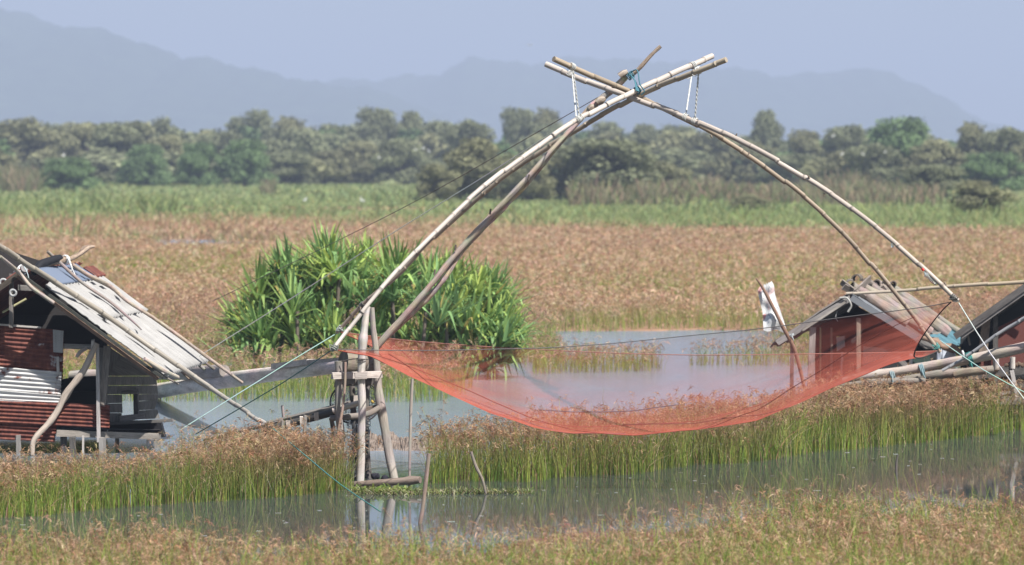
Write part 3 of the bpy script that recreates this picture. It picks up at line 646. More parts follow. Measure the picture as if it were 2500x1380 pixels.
mb=MB(); plank(mb,P(866,918,60.12),P(896,917,60.12),.11,.04,col=(1.15,1.1,1.08)); mb.build('cleat',M['pale_wood'],tw)
mb=MB(); plank(mb,P(818,936,61.6),P(932,930,61.4),.12,.05,col=(.5,.5,.5)); mb.build('crossbar',M['grey_wood'],tw)
logs('crossbar',[(806,1022,60.65),(850,1018,60.65),(895,1012,60.7),(926,996,60.8)],[.05,.055,.05,.045],'grey_wood',tw,(.85,.83,.83))
mb=MB(); plank(mb,P(893,1004,60.9),P(924,996,60.95),.12,.05,col=(.9,.75,.65)); mb.build('crossbar',M['plank_wood'],tw)
logs('roller',[(838,884,60.9),(862,886,61.0),(884,884,61.2)],[.19,.2,.17],'grey_wood',tw,(.72,.68,.62),16,.05)
logs('roller',[(884,896,61.15),(905,893,61.2),(921,888,61.25)],[.13,.15,.12],'dark_wood',tw,(2.2,2.1,2.0),14,.08)
mb=MB(); plank(mb,P(838,925,61.3),P(868,925,61.3),.18,.05,(0,0,1),(.8,.78,.76)); mb.build('panel_board',M['plank_wood'],tw)
mb=MB(); coil(mb,P(882,880,60.2),(0,0,1),.075,2.5,.03,.008,(.12,.11,.10)); tube(mb,[P(834,883,60.4),P(860,877,60.3),P(884,877,60.12),P(900,878,60.3)],.009,3,5,col=(.12,.1,.09)); mb.build('wire_tie',M['rope'],tw)
mb=MB(); sheet(mb,P(848,1020,61.0),P(902,1015,61.3),P(846,1165,60.9),P(898,1170,61.2),26,50,6,.035,'u',.05)
m,t,b=newmat('black_netting'); uv=N(t,'ShaderNodeTexCoord').outputs['UV']; out=t.nodes['Material Output']; b.inputs['Base Color'].default_value=(.03,.035,.045,1)
wv=N(t,'ShaderNodeTexVoronoi',feature='DISTANCE_TO_EDGE'); wv.inputs['Scale'].default_value=22; t.links.new(uv,wv.inputs['Vector'])
gt=N(t,'ShaderNodeMath',operation='LESS_THAN'); gt.inputs[1].default_value=.09; t.links.new(wv.outputs['Distance'],gt.inputs[0])
tp=N(t,'ShaderNodeBsdfTransparent'); mx=N(t,'ShaderNodeMixShader'); t.links.new(gt.outputs[0],mx.inputs[0]); t.links.new(tp.outputs[0],mx.inputs[1]); t.links.new(b.outputs[0],mx.inputs[2]); t.links.new(mx.outputs[0],out.inputs[0])
M['black_net']=m
o=mb.build('hanging_net',m,None,P(872,1020,61)); tag(o,'old black fishing net hanging between the trestle posts','net')
# hoop trap lying behind the trestle
ht=thing('hoop_trap','round hoop net trap with green mesh resting on the trestle','fish trap',P(868,1000,61.9))
mb=MB(); cc=P(868,985,62.0); rr_=.42
hp=[cc+Vector((math.cos(a)*rr_*1.02,math.sin(a)*.30,math.sin(a)*.34+.02)) for a in np.linspace(0,2*math.pi,33)]
tube(mb,hp,.014,1,6,cap=False,col=(.05,.045,.05)); mb.build('hoop',M['rope'],ht)
mb=MB(); hp2=[cc+Vector((math.cos(a)*.16,.15+math.sin(a)*.1,-.2)) for a in np.linspace(0,2*math.pi,33)]
mb.add(hp+hp2,[(i,i+1,34+i,33+i) for i in range(32)],[[(i*.08,0),(i*.08+.08,0),(i*.08+.08,.5),(i*.08,.5)] for i in range(32)]); mb.build('mesh',M['black_net'],ht)
fl=thing('float','small yellow float tied beside the hoop trap','float',P(911,981,61.2)); mb=MB(); tube(mb,[P(907,984,61.2),P(910,981,61.2),P(914,977,61.2)],[.02,.034,.034,.016],3,10); mb.build('float_body',plain('yellow_foam',(.50,.36,.09),.7),fl)
mb=MB(); coil(mb,P(913,978,61.2),(1,0,.8),.026,1.5,.01,.006,(.1,.1,.1)); mb.build('float_cord',M['rope'],fl)
# long log beams to the hut, walkway
lb=thing('long_log','long pale log running from the plank hut to the trestle','log',P(600,920,70.6))
logs('log',[(372,957,81.5),(470,941,76.4),(600,922,70.6),(720,907,65.9),(862,892,61.2)],[.165,.15,.148,.125,.118],'pale_wood',lb,(1.4,1.36,1.33),12,.04)
o=logs('short_log',[(172,917,71.6),(215,915,71.5),(262,914,71.4)],[.10,.105,.10],'plank_wood',None,(1.3,1.25,1.2),12,.07); tag(o,'upper and thicker log end showing through the open bay of the rusty hut','log')
o=logs('short_log',[(380,914,80.0),(460,910,76),(548,905,72.2)],[.13,.14,.12],'plank_wood',None,(1.3,1.25,1.2),12,.07); tag(o,'short darker log lying along the top of the long pale log','log')
o=logs('short_log',[(176,937,70.9),(225,934,70.7),(262,931,70.5)],[.06,.075,.07],'grey_wood',None,(.9,.85,.8),9,.1); tag(o,'lower and thinner log end showing through the open bay of the rusty hut','log')
mb=MB(); plank(mb,P(672,895,67.0),P(760,884,64.3),.10,.16,(0,0,1),(1.02,1,1)); plank(mb,P(758,885,64.35),P(880,876,60.9),.08,.14,(0,0,1),(.85,.83,.83)); o=mb.build('board',M['pale_wood'],None,P(760,884,64.3)); tag(o,'grey board laid flat along the log at the trestle end','board')
wk=thing('walkway','narrow sloping plank walkway climbing from the reeds to the trestle','walkway',P(700,1035,61.5))
mb=MB()
for dy in (0,.17,.34): plank(mb,P(505,1072,63.4+dy),P(690,1027,61.6+dy),.16,.045,(0,1,.1),(.85,.8,.78)); plank(mb,P(655,1033,61.9+dy),P(850,985,60.9+dy),.16,.045,(0,1,.1),(.8,.78,.75))
mb.build('deck',M['plank_wood'],wk)
logs('rail',[(650,1050,61.6),(720,1032,61.2),(820,1005,60.7)],.062,'dark_wood',wk,(.8,.85,.85),10,.03)
logs('rail',[(815,1003,60.55),(850,992,60.45),(888,980,60.35)],[.055,.05,.045],'pale_wood',wk,(1.15,1.15,1.15),9,.04)
for q in ((690,1045,61.5),(745,1030,61.2)):
    mb=MB(); plank(mb,P(q[0],q[1]-16,q[2]-.25),P(q[0]-3,q[1]+70,q[2]-.2),.05,.05); mb.build('support_post',M['plank_wood'],wk)
for q in ((703,1034,61.25),(737,1026,61.1),(772,1016,60.9),(868,975,60.6)):
    mb=MB(); plank(mb,P(q[0],q[1]-8,q[2]-.15),P(q[0]+1,q[1]+10,q[2]-.15),.07,.03,(1,0,0),(1.2,1.15,1.1)); mb.build('cleat',M['pale_wood'],wk)
# foot plank at the water
fp=G(950,1196,.10); mb=MB()
tube(mb,[P(848,1183,59.9),P(900,1181,59.8),P(960,1177,59.6),P(1000,1174,59.5),P(1026,1172,59.4)],[.05,.06,.065,.07,.055],3,8,.12); o=mb.build('foot_log',M['brown_wood'],None,fp); tag(o,'half sunken brown log lying across the foot of the trestle','log')
for (px,py,Y,r,lab) in ((917,1166,60.0,.055,'round black stone sitting on the sunken log'),(940,1170,60.0,.05,'flat dark stone on the sunken log beside the leaning leg')):
    mb=MB(); c=P(px,py,Y); tube(mb,[c+Vector((-r,0,-.02)),c+Vector((-r*.5,0,.01)),c+Vector((r*.4,0,.015)),c+Vector((r,0,-.02))],[r*.4,r*1.1,r,r*.4],4,12,.15,(.03,.03,.04)); tag(mb.build('stone',M['rope'],None,c),lab,'stone')
# stakes
def stake(pts,r,mat,col,label,wob=.1):
    o=logs('stake',pts,r,mat,None,col,7,wob); 
    return tag(o,label,'stake','stakes standing in the water')
stake([(1007,925,59.6),(1003,1000,59.6),(1001,1080,59.6),(999,1203,59.6)],[.022,.024,.022,.022],'pale_wood',(.95,.9,.88),'tall thin pale stake upright in the water right of the trestle')
stake([(1047,1108,54.0),(1040,1170,54.0),(1032,1240,54.0),(1022,1296,54.0)],[.032,.03,.032,.03],'brown_wood',(1.1,1.05,1.05),'grey brown stake leaning in the near channel')
stake([(1150,1103,58.6),(1162,1140,58.6),(1177,1170,58.6),(1186,1206,58.6)],[.022,.026,.024,.018],'grey_wood',(.8,.75,.7),'crooked stick poking out in front of the green reeds')
stake([(689,990,64),(697,1060,64)],[.025,.025],'grey_wood',(1,.95,.95),'short grey stake in the open water above the walkway')
stake([(2192,1110,56.0),(2188,1140,56),(2190,1190,56)],[.014,.02,.014],'dark_wood',(1.6,1.5,1.5),'dark twig standing in the channel at the right')
# mud bank
mb=MB(); V=[];W2=110;H2=22
for j in range(H2+1):
    for i in range(W2+1):
        px=880+ (1180-880)*i/W2; Y=67.0+2.9*j/H2; e=min(i/6,1,(W2-i)/8)*math.sin(math.pi*min(1,(j+.3)/(H2+.6)))**.6
        X=(px-1250)*Y/F; z=-.10+e*(.20+.16*fnoise(X*3,Y*3,1.6,91)+.10*fnoise(X*3,Y*3,5,92)+random.uniform(-.03,.04)); V.append((X,Y,z))
mb.add(V,[(j*(W2+1)+i,j*(W2+1)+i+1,(j+1)*(W2+1)+i+1,(j+1)*(W2+1)+i) for j in range(H2) for i in range(W2)],smooth=False)
m,t,b=newmat('grey_mud'); pos=N(t,'ShaderNodeNewGeometry').outputs['Position']; k=noise(t,pos,6,6,.7)
t.links.new(ramp(t,k,[(.3,(.10,.075,.06)),(.7,(.27,.215,.175))]),b.inputs['Base Color']); b.inputs['Roughness'].default_value=.9; bumpn(t,b,k,.8,.05)
struct(mb.build('mud_bank',m),'low bar of lumpy grey mud between the channels')
# floating weed raft at the foot of the trestle
def weeds():
    n=1500; px=np.concatenate([RNG.uniform(855,1040,900),RNG.uniform(1040,1300,600)]); Yc=np.interp(px,[855,1000,1300],[59.0,58.75,58.8]); Y=Yc+RNG.normal(size=n)*np.interp(px,[850,1040,1300],[.22,.14,.07])
    X=(px-1250)*Y/F; base=np.stack([X,Y,np.full(n,.0)],1); ln_=RNG.normal(size=(n,2))*1.0
    c=pick([(.20,.24,.07),(.13,.19,.05),(.30,.29,.12),(.16,.13,.07),(.42,.42,.26)],n)
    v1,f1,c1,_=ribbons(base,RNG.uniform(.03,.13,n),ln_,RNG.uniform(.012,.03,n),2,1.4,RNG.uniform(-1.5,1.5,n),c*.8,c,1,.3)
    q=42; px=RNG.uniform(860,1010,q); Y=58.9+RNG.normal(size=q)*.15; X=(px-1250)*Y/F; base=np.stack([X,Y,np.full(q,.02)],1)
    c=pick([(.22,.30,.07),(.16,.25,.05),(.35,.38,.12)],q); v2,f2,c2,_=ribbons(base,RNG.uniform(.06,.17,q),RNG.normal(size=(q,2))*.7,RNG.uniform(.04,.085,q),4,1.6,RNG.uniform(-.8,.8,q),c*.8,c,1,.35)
    V,Fq,C=merge([(v1,f1,c1),(v2,f2,c2)]); npmesh('floating_weed',V,Fq,np.clip(C,.01,.9),M['leaf'],'stuff','thin raft of floating green weed along the channel edge')
    n=170; px=RNG.uniform(-50,2550,n); u=RNG.uniform(0,1,n); Y=lb_near(np.clip(px,-900,880)); Y=np.where(px>960,rb_near(np.clip(px,1020,3400)),Y); Y=48.5+(Y-49)*u**.7; X=(px-1250)*Y/F
    L_=RNG.uniform(.01,.06,n)*RNG.uniform(.3,1,n); k_=np.array([[-1,-1],[1,-1],[1,1],[-1,1]]); V=np.zeros((n,4,3)); V[:,:,0]=X[:,None]+k_[:,0]*L_[:,None]; V[:,:,1]=Y[:,None]+k_[:,1]*.02; V[:,:,2]=.006
    Fq=np.arange(n*4).reshape(n,4); C=np.repeat(pick([(.5,.5,.46),(.6,.6,.58),(.3,.3,.2)],n),4,0); npmesh('pond_scum',V.reshape(-1,3),Fq,np.clip(C,.02,.8),M['leaf'],'stuff','pale flecks floating on the still channel')
weeds()
# ropes of the net and its neighbours
G_='guy ropes of the lift nets'
rope('guy_rope',[P(824,813,64.0),P(700,888,63.0),P(440,1050,60.5)],.0095,LTEAL,label='pale green rope running from the rear left net tip down to the reeds',n=2,group=G_)
rope('guy_rope',[P(808,856,57.0),P(690,935,57.8),P(478,1060,59.5)],.009,DGR,label='dark green rope running from the front left net tip down to the reeds',n=2,group=G_)
rope('guy_rope',[P(666,1046,60.5),P(745,1112,57.5),P(830,1182,55.5),P(930,1250,53.5)],.0095,(.08,.24,.22),label='teal rope from the end of the long bamboo down into the channel',n=3,group=G_)
rope('guy_rope',[P(2341,740,57.0),P(2420,866,55.8),P(2520,1000,54.4)],.009,(.62,.66,.62),label='pale rope from the front right net tip down to the right edge',n=2,group=G_)
rope('guy_rope',[P(2296,832,64.1),P(2400,903,64.0),P(2520,968,64)],.009,(.35,.52,.48),label='pale teal rope from the rear right net tip across the log pile',n=2,group=G_)
rope('guy_rope',[P(1498,216,60.9),P(1300,330,63),P(1040,478,66),P(800,600,69),P(520,735,72)],.0065,(.16,.13,.12),label='thin dark line from the boom top across the trees to the left',n=3,group=G_)
rope('guy_rope',[P(1420,278,59.55),P(1200,420,62),P(970,562,64.5),P(700,736,68),P(470,880,69.6)],.0075,(.72,.72,.70),label='thin white line from the bamboo arm down to the cement roof',n=3,group=G_)
# ================================================================== LEFT HUT (rusty tin, cement roof)
YH=66.0; YT=YH+.55
hut=thing('fishing_hut','stilt hut of rusty tin sheets under a sloping cement roof','hut',P(150,1115,YH+1.5))
RNr=P(42,664,YH); ENr=P(402,922,YH); RFr=P(196,646,70.3); EFr=P(514,884,70.3)
def roofpt(u,s,off=0.0):       # u along the ridge (0 near, 1 far), s down the slope
    p=RNr.lerp(RFr,u).lerp(ENr.lerp(EFr,u),s); return p+RNRM*off
RNRM=(RFr-RNr).cross(ENr-RNr).normalized()
if RNRM.z<0: RNRM=-RNRM
def roofpx(px,py,off=.05): return on_plane(px,py,RNr,RNRM,off)
def rsheet(u0,u1,s0,s1,off0,off1,waves,amp,mat,name,parent,edge=.0,nv=10):
    mb=MB(); sheet(mb,roofpt(u0,s0,off0),roofpt(u1,s0,off0),roofpt(u0,s1,off1),roofpt(u1,s1,off1),int(waves*8),nv,waves,amp,'u',.004,edge=edge); return solid(mb.build(name,M[mat],parent),.012)
rsheet(.05,.93,.485,1.0,.05,.035,17,.042,'cement','roof_sheet',hut)
rsheet(.05,.95,.155,.515,.085,.095,17,.042,'cement','roof_sheet',hut)
rsheet(.14,.80,.03,.19,.115,.135,26,.012,'blue_metal','ridge_sheet',hut)
rsheet(.84,.99,.07,.17,.12,.13,6,.02,'rust_d','ridge_sheet',hut)
# cement lip along the front edge, dark barge board, rafters, soffit
mb=MB(); sheet(mb,roofpt(-.03,.2,.10),roofpt(.075,.2,.14),roofpt(-.03,1.0,.06),roofpt(.075,1.0,.095),6,60,0,0,bump=.012,edge=.05); solid(mb.build('verge_sheet',M['cement'],hut),.02)
mb=MB(); plank(mb,roofpt(-.035,.0,.035),roofpt(-.035,1.0,.0),.055,.03,RNRM,(.55,.62,.58)); mb.build('barge_board',M['dark_wood'],hut)
mb=MB(); plank(mb,roofpt(-.02,.02,-.045),roofpt(-.02,.98,-.075),.06,.06,RNRM,(.75,.62,.55)); mb.build('rafter',M['brown_wood'],hut)
mb=MB()
for u in (.5,.97):
    mb=MB(); plank(mb,roofpt(u,.02,-.06),roofpt(u,.98,-.06),.08,.06,RNRM,(.6,.55,.5)); mb.build('rafter',M['dark_wood'],hut)
mb=MB(); plank(mb,roofpt(.0,.9,-.10),roofpt(1,.9,-.10),.06,.05,RNRM); plank(mb,roofpt(.0,.5,-.06),roofpt(1,.5,-.06),.06,.05,RNRM); mb.build('purlin',M['dark_wood'],hut)
# the other slope, going out of the picture
LNRM=Vector((-RNRM.x,RNRM.y,RNRM.z)); dL=(ENr-RNr); dL=Vector((-dL.x,dL.y,dL.z))
mb=MB(); sheet(mb,RNr+Vector((0.05,0,.04)),RFr+Vector((0.05,0,.04)),RNr+dL+Vector((0,0,.04)),RFr+dL+Vector((0,0,.04)),90,6,14,.02,'u'); solid(mb.build('roof_sheet',M['rust_d'],hut),.01)
mb=MB(); plank(mb,RNr+Vector((.05,-.05,-.03)),RNr+dL+Vector((0,-.05,-.03)),.1,.04,(0,0,1),(.8,.7,.6)); mb.build('barge_board',M['dark_wood'],hut)
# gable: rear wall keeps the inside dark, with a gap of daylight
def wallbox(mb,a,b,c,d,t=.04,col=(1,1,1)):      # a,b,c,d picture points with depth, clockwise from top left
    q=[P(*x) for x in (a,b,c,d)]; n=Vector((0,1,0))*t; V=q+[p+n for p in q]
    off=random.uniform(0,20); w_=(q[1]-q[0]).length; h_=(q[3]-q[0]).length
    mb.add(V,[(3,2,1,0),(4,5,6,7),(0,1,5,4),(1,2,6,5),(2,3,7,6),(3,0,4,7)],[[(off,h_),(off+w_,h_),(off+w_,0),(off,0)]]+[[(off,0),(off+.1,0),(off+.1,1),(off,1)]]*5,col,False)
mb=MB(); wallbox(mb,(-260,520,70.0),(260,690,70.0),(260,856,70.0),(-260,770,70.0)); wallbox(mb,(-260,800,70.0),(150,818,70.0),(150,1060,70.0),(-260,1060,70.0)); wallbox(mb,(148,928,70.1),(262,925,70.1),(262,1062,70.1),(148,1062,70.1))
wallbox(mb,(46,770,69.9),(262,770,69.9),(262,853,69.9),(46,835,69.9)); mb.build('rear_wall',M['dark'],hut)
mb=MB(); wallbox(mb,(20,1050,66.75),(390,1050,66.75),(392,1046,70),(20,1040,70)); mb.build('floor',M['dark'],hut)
# tin sheets on the front
def tin(name,a,b,c,d,waves,mat,bump=.008,edge=.008,amp=.016):
    mb=MB(); q=[P(*x) for x in (a,b,c,d)]; sheet(mb,q[3],q[2],q[0],q[1],14,int(waves*8),waves,amp,'v',bump,edge=edge); return solid(mb.build(name,M[mat],hut),.004)
o=tin('tin_sheet',(-160,780,YT),(156,806,YT),(154,926,YT),(-160,905,YT),11,'rust_a'); o['label']='dark rusty upper tin sheet'
o=tin('tin_sheet',(-160,882,YT-.03),(151,908,YT-.03),(148,985,YT-.03),(-160,966,YT-.03),7.5,'rust_b'); o['label']='pale tin sheet streaked with rust'
o=tin('tin_sheet',(-160,938,YT-.06),(152,966,YT-.06),(150,984,YT-.06),(-160,978,YT-.06),2.4,'galv'); o['label']='bright strip of bare tin'
o=tin('tin_sheet',(-160,966,YT-.09),(269,990,YT-.09),(268,1046,YT-.09),(-160,1024,YT-.09),6,'rust_d'); o['label']='long red rusty tin sheet'
o=tin('tin_sheet',(-160,1018,YT-.05),(139,1036,YT-.05),(134,1080,YT-.05),(-160,1066,YT-.05),4.5,'rust_d'); o['label']='lowest rusty tin sheet'
mb=MB(); plank(mb,P(-160,781,YT),P(100,800,YT),.03,.05,(0,0,1),(1,1,1)); mb.build('top_rail',M['pale_wood'],hut)
mb=MB(); plank(mb,P(141,872,YT-.07),P(142,916,YT-.07),.05,.02,(1,0,0),(.95,.95,.95)); mb.build('batten',M['pale_wood'],hut)
mb=MB(); wallbox(mb,(129,805,YT-.022),(155,808,YT-.022),(153,862,YT-.022),(130,860,YT-.022),.015,(.75,.74,.70)); mb.build('patch_board',M['cement'],hut)
# posts
def box(name,a,b,w_,t_,mat,col=(1,1,1),up=(1,0,0)):
    mb=MB(); plank(mb,P(*a),P(*b),w_,t_,up,col); return mb.build(name,M[mat],hut)
box('post',(28,668,YH+.3),(27,800,YH+.3),.075,.07,'plank_wood',(.75,.72,.7))
box('post',(238,842,YT-.16),(241,1078,YT-.16),.06,.06,'pale_wood',(.95,.95,.98))
box('post',(262,846,YT-.05),(249,992,YT-.05),.12,.06,'grey_wood',(.85,.83,.82))
box('post',(250,850,YT+.25),(246,990,YT+.25),.12,.08,'plank_wood',(.9,.9,.9))
box('rail',(152,845,YT+.1),(236,848,YT+.1),.09,.05,'plank_wood',(1.1,1.1,1.1),(0,0,1))
box('bracket',(227,830,YT-.2),(226,852,YT-.2),.055,.06,'pale_wood',(1.25,1.25,1.25))
box('tie_beam',(45,702,YH+.15),(78,704,YH+.15),.1,.06,'plank_wood',(.9,.9,.9),(0,0,1))
mb=MB(); tube(mb,[P(236,838,YT-.2),P(222,868,YT-.22),P(206,902,YT-.25),P(186,930,YT-.27),P(160,962,YT-.3),P(142,1000,YT-.32),P(118,1035,YT-.36),P(92,1062,YT-.42),P(80,1082,YT-.45),P(79,1112,YT-.46)],[.052,.058,.062,.058,.055,.06,.055,.05,.04],4,10,.06,(1.02,.93,.84)); cbr=mb.build('crooked_brace',M['pale_wood'],hut)
mb=MB(); tube(mb,[P(186,930,YT-.27),P(168,965,YT-.24),P(158,982,YT-.22)],[.03,.026,.014],3,8,.08,(1,.9,.8)); mb.build('brace_twig',M['pale_wood'],cbr)
mb=MB(); tube(mb,[P(187,872,YT-.1),P(196,860,YT-.1),P(212,850,YT-.05)],[.03,.034,.03],3,8,.06,(1.05,.95,.9)); mb.build('peg',M['pale_wood'],hut)
mb=MB(); tube(mb,[P(6,763,YH+.5),P(64,730,YH+.5)],.022,1,8,col=(.45,.43,.24)); mb.build('stick',M['bamboo'],hut)
# plank bay with the window hole
YP=67.4
pw=None
mb=MB()
rows=[((262,866),(322,878),(330,905),(258,905)),]
wallbox(mb,(264,846,YP),(300,870,YP),(382,918,YP),(262,918,YP),.03,(.8,.78,.76))
wallbox(mb,(262,919,YP),(381,919,YP),(383,940,YP),(261,941,YP),.03,(1,.98,.96))
wallbox(mb,(261,942,YP),(383,941,YP),(386,962,YP),(260,963,YP),.03,(.95,.95,.95))
wallbox(mb,(260,964,YP),(298,964,YP),(298,984,YP),(259,985,YP),.03,(.9,.9,.9))
wallbox(mb,(259,986,YP),(298,985,YP),(299,1008,YP),(262,1008,YP),.03,(.98,.97,.97))
wallbox(mb,(262,1009,YP),(297,1009,YP),(296,1030,YP),(266,1030,YP),.03,(.86,.86,.86))
wallbox(mb,(336,963,YP),(386,963,YP),(385,978,YP),(336,979,YP),.03,(1.02,1,1))
wallbox(mb,(336,980,YP),(385,979,YP),(377,1000,YP),(337,1002,YP),.03,(.92,.92,.92))
wallbox(mb,(337,1003,YP),(384,1000,YP),(390,1022,YP),(337,1024,YP),.03,(.97,.97,.97))
pwall=mb.build('plank_wall',M['plank_wood'],hut)
_o=box('window_post',(332,952,YP+.15),(333,1020,YP+.15),.10,.06,'dark_wood',(1,1,1))
_h=box('window_header',(296,958,YP-.04),(338,955,YP-.04),.06,.05,'dark_wood',(1.4,1.4,1.4),(0,0,1))
_o.parent=pwall; _h.parent=pwall
box('sill',(292,1022,YP-.06),(352,1016,YP-.06),.10,.05,'plank_wood',(1.15,1.15,1.2),(0,0,1))
box('sill',(270,1034,YP-.1),(422,1026,YP-.3),.055,.05,'dark_wood',(1.5,1.5,1.5),(0,0,1))
mb=MB(); wallbox(mb,(263,1028,YP+.4),(392,1030,YP+.4),(402,1068,YP+.4),(263,1066,YP+.4),.3); mb.build('under_floor',M['black'],hut)  # solid black block standing in for the shade under the floor
box('floor_beam',(138,1058,YT-.1),(388,1066,YT+.2),.115,.06,'grey_wood',(.98,.97,.95),(0,0,1))
for (px,y0,Y,w_) in ((45,1062,66.5,.08),(155,1066,66.6,.11),(177,1066,66.3,.11),(250,1068,66.0,.12),(286,1068,67.5,.07),(385,1060,67.8,.12),(-60,1062,66.5,.1)):
    box('stilt',(px,y0,Y),(px+1,1128,Y),w_,w_,'dark_wood' if w_>.09 and px<200 else 'plank_wood',(1,1,1))
for (px,Y) in ((203,66.4),(360,67)): box('stilt',(px,1066,Y),(px,1125,Y),.035,.035,'pale_wood')
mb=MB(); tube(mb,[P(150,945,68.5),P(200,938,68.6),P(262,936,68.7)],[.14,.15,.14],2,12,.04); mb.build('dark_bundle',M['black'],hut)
# rings tied under the gable
for (px,py,r_) in ((8,690,.06),(32,715,.055)):
    mb=MB(); c=P(px,py,YH-.02); pts=[c+Vector((math.cos(a)*r_,0,math.sin(a)*r_)) for a in np.linspace(0,6.283,17)]; tube(mb,pts,.022,1,7,cap=False,col=(.42,.42,.42)); mb.build('hanging_ring',M['rope'],hut)
# sticks that hold the roof down
GR='poles holding down the cement roof'
def rpole(pts,r,mat,col,label,name='roof_pole',wob=.06,off=.16):
    mb=MB(); q=[roofpx(px,py,o if o is not None else off) for px,py,o in pts]; tube(mb,q,[x*.70 for x in r],4,9,wob,col,cj=.08); return tag(mb.build(name,M[mat],None,q[0]),label,'pole',GR)
rpole([(0,626,.5),(45,664,.28),(75,700,.2),(105,722,.19),(131,740,.18)],[.04,.045,.05,.05],'pale_wood',(.9,.85,.78),'short pale pole beside the front edge of the cement roof')
rpole([(116,614,.30),(145,640,.25),(200,690,.19),(270,738,.18),(330,790,.17),(345,805,.17)],[.045,.045,.04,.03,.016],'grey_wood',(.9,.86,.86),'thin curved dark pole down the middle of the cement roof')
rpole([(176,646,.25),(215,672,.22),(270,700,.2),(310,735,.2),(372,775,.2),(440,823,.19),(500,868,.18),(548,903,.17),(592,935,.15)],[.05,.06,.05,.055,.045,.04],'rough_bark',(.85,.82,.80),'knobbly bark covered pole along the far edge of the cement roof')
rpole([(352,876,.12),(400,905,.10),(436,922,.08)],[.055,.06,.05],'pale_wood',(.95,.9,.83),'stub of pale bamboo poking out at the roof corner')
rpole([(360,882,-.05),(400,918,-.05),(436,938,-.05)],[.03,.03,.022],'grey_wood',(.8,.78,.75),'thin grey rafter end below the roof corner')
rpole([(406,876,-.06),(470,922,-.06),(516,952,-.06)],[.06,.065,.05],'rough_bark',(.7,.66,.63),'thick bark covered rafter end past the eave')
rpole([(400,872,-.16),(440,905,-.16),(462,926,-.16)],[.032,.035,.028],'brown_wood',(.9,.85,.8),'slim brown rafter end past the eave')
rpole([(450,860,-.08),(475,882,-.08),(500,903,-.08)],[.05,.05,.045],'grey_wood',(.9,.88,.86),'short rafter end under the far eave beside the bark pole')
rpole([(470,862,-.14),(500,885,-.14),(524,902,-.14)],[.04,.04,.04],'grey_wood',(.6,.57,.55),'darkest squared rafter end under the far eave')
# ridge gear
q=[P(84,664,67.0),P(100,646,67.3),P(125,636,67.6),P(148,628,67.9)]; mb=MB(); tube(mb,q,[.07,.085,.075,.05],4,10,.1,(.9,.9,.9)); tag(mb.build('rolled_mat',M['black'],None,q[0]),'black roll of matting on the ridge of the cement roof','mat')
q=[P(105,650,67.6),P(130,642,67.9),P(150,636,68.2),P(172,632,68.4),P(195,620,68.6),P(214,605,68.8),P(230,602,68.9)]; mb=MB(); tube(mb,q,[.05,.045,.06,.045,.05,.055,.02],4,9,.12,(.8,.72,.66)); tube(mb,[q[4],P(205,606,68.8),P(220,600,68.8)],[.04,.04,.015],3,8,.1,(.8,.72,.66)); tag(mb.build('driftwood_branch',M['rough_bark'],None,q[0]),'forked driftwood branch sticking up from the roof ridge','branch')
q=[P(48,676,66.2),P(53,662,66.2)]; mb=MB(); tube(mb,[P(38,668,66.3),P(50,660,66.2),P(60,655,66.1)],[.05,.075,.07],3,12,.05,(.35,.33,.33)); coil(mb,P(54,659,66.15),P(60,655,66.1)-P(38,668,66.3),.085,2,.03,.012,(.75,.75,.74)); tube(mb,[P(58,650,66.0),P(66,665,65.95),P(70,684,65.95),P(62,690,66)],.010,3,5,col=(.5,.58,.6)); tag(mb.build('rope_coil',M['rope'],None,q[0]),'coil of pale cord round a log end at the roof peak','rope')
mb=MB(); coil(mb,P(160,634,68.3),P(172,632,68.4)-P(150,636,68.2),.075,2.4,.03,.013,(.82,.82,.8)); tube(mb,[P(166,628,68.2),P(172,645,68.1),P(176,658,68.1),P(172,662,68.1)],.018,3,6,col=(.7,.7,.68)); tube(mb,[P(176,656,68.1),P(186,676,68.0),P(196,690,67.9)],.010,3,5,col=(.7,.7,.68)); tag(mb.build('rope_coil',M['rope'],None,P(160,634,68.3)),'white cord tied round the driftwood branch','rope')
# long bamboo of the neighbouring net, lying over the roof
q=[roofpx(-70,560,.75),roofpx(0,602,.55),roofpx(80,655,.36),roofpx(170,712,.24),roofpx(260,770,.20),roofpx(350,833,.18),roofpx(420,882,.22)]
e=q[-1]; q+=[P(470,917,e.y-.5),P(540,964,e.y-1.6),P(606,1008,e.y-2.9),P(667,1047,e.y-4.2)]
mb=MB(); bamboo(mb,q,.056,.036,.62,12,(.29,.25,.19),(.40,.365,.32),n=5); tag(mb.build('bamboo_pole',M['bamboo'],None,q[0]),'long bamboo pole lying aslant over the cement roof','bamboo pole')
# ================================================================== RIGHT HUTS
YM=74.0
h2=thing('fishing_hut','small gabled hut covered with split palm bark behind the red net','hut',P(2100,1030,YM+1.2))
def hb(parent,name,a,b,w_,t_,mat,col=(1,1,1),up=(0,0,1)):
    mb=MB(); plank(mb,P(*a),P(*b),w_,t_,up,col); return mb.build(name,M[mat],parent)
M['palm_bark']=wood('palm_bark',(.135,.118,.104),(.30,.27,.245),fine=(22,3,1),crack=.8)
M['tarp_grey']=plain('grey_tarpaulin',(.16,.17,.185),.5,.4)
M['tarp_blue']=wood('blue_tarpaulin',(.05,.12,.155),(.10,.21,.25),fine=(8,5,1),tint=False)
M['inside_shade']=wood('inside_shade_board',(.018,.02,.022),(.05,.05,.052),tint=False)  # near-black boards: the shade inside the huts put into their colour
Y2=YM+3.2
A=P(2074,724,YM); Bf=P(2176,712,Y2); EL=P(1893,836,YM); ELf=P(1985,800,Y2); ER=P(2262,852,YM); ERf=P(2372,846,Y2)
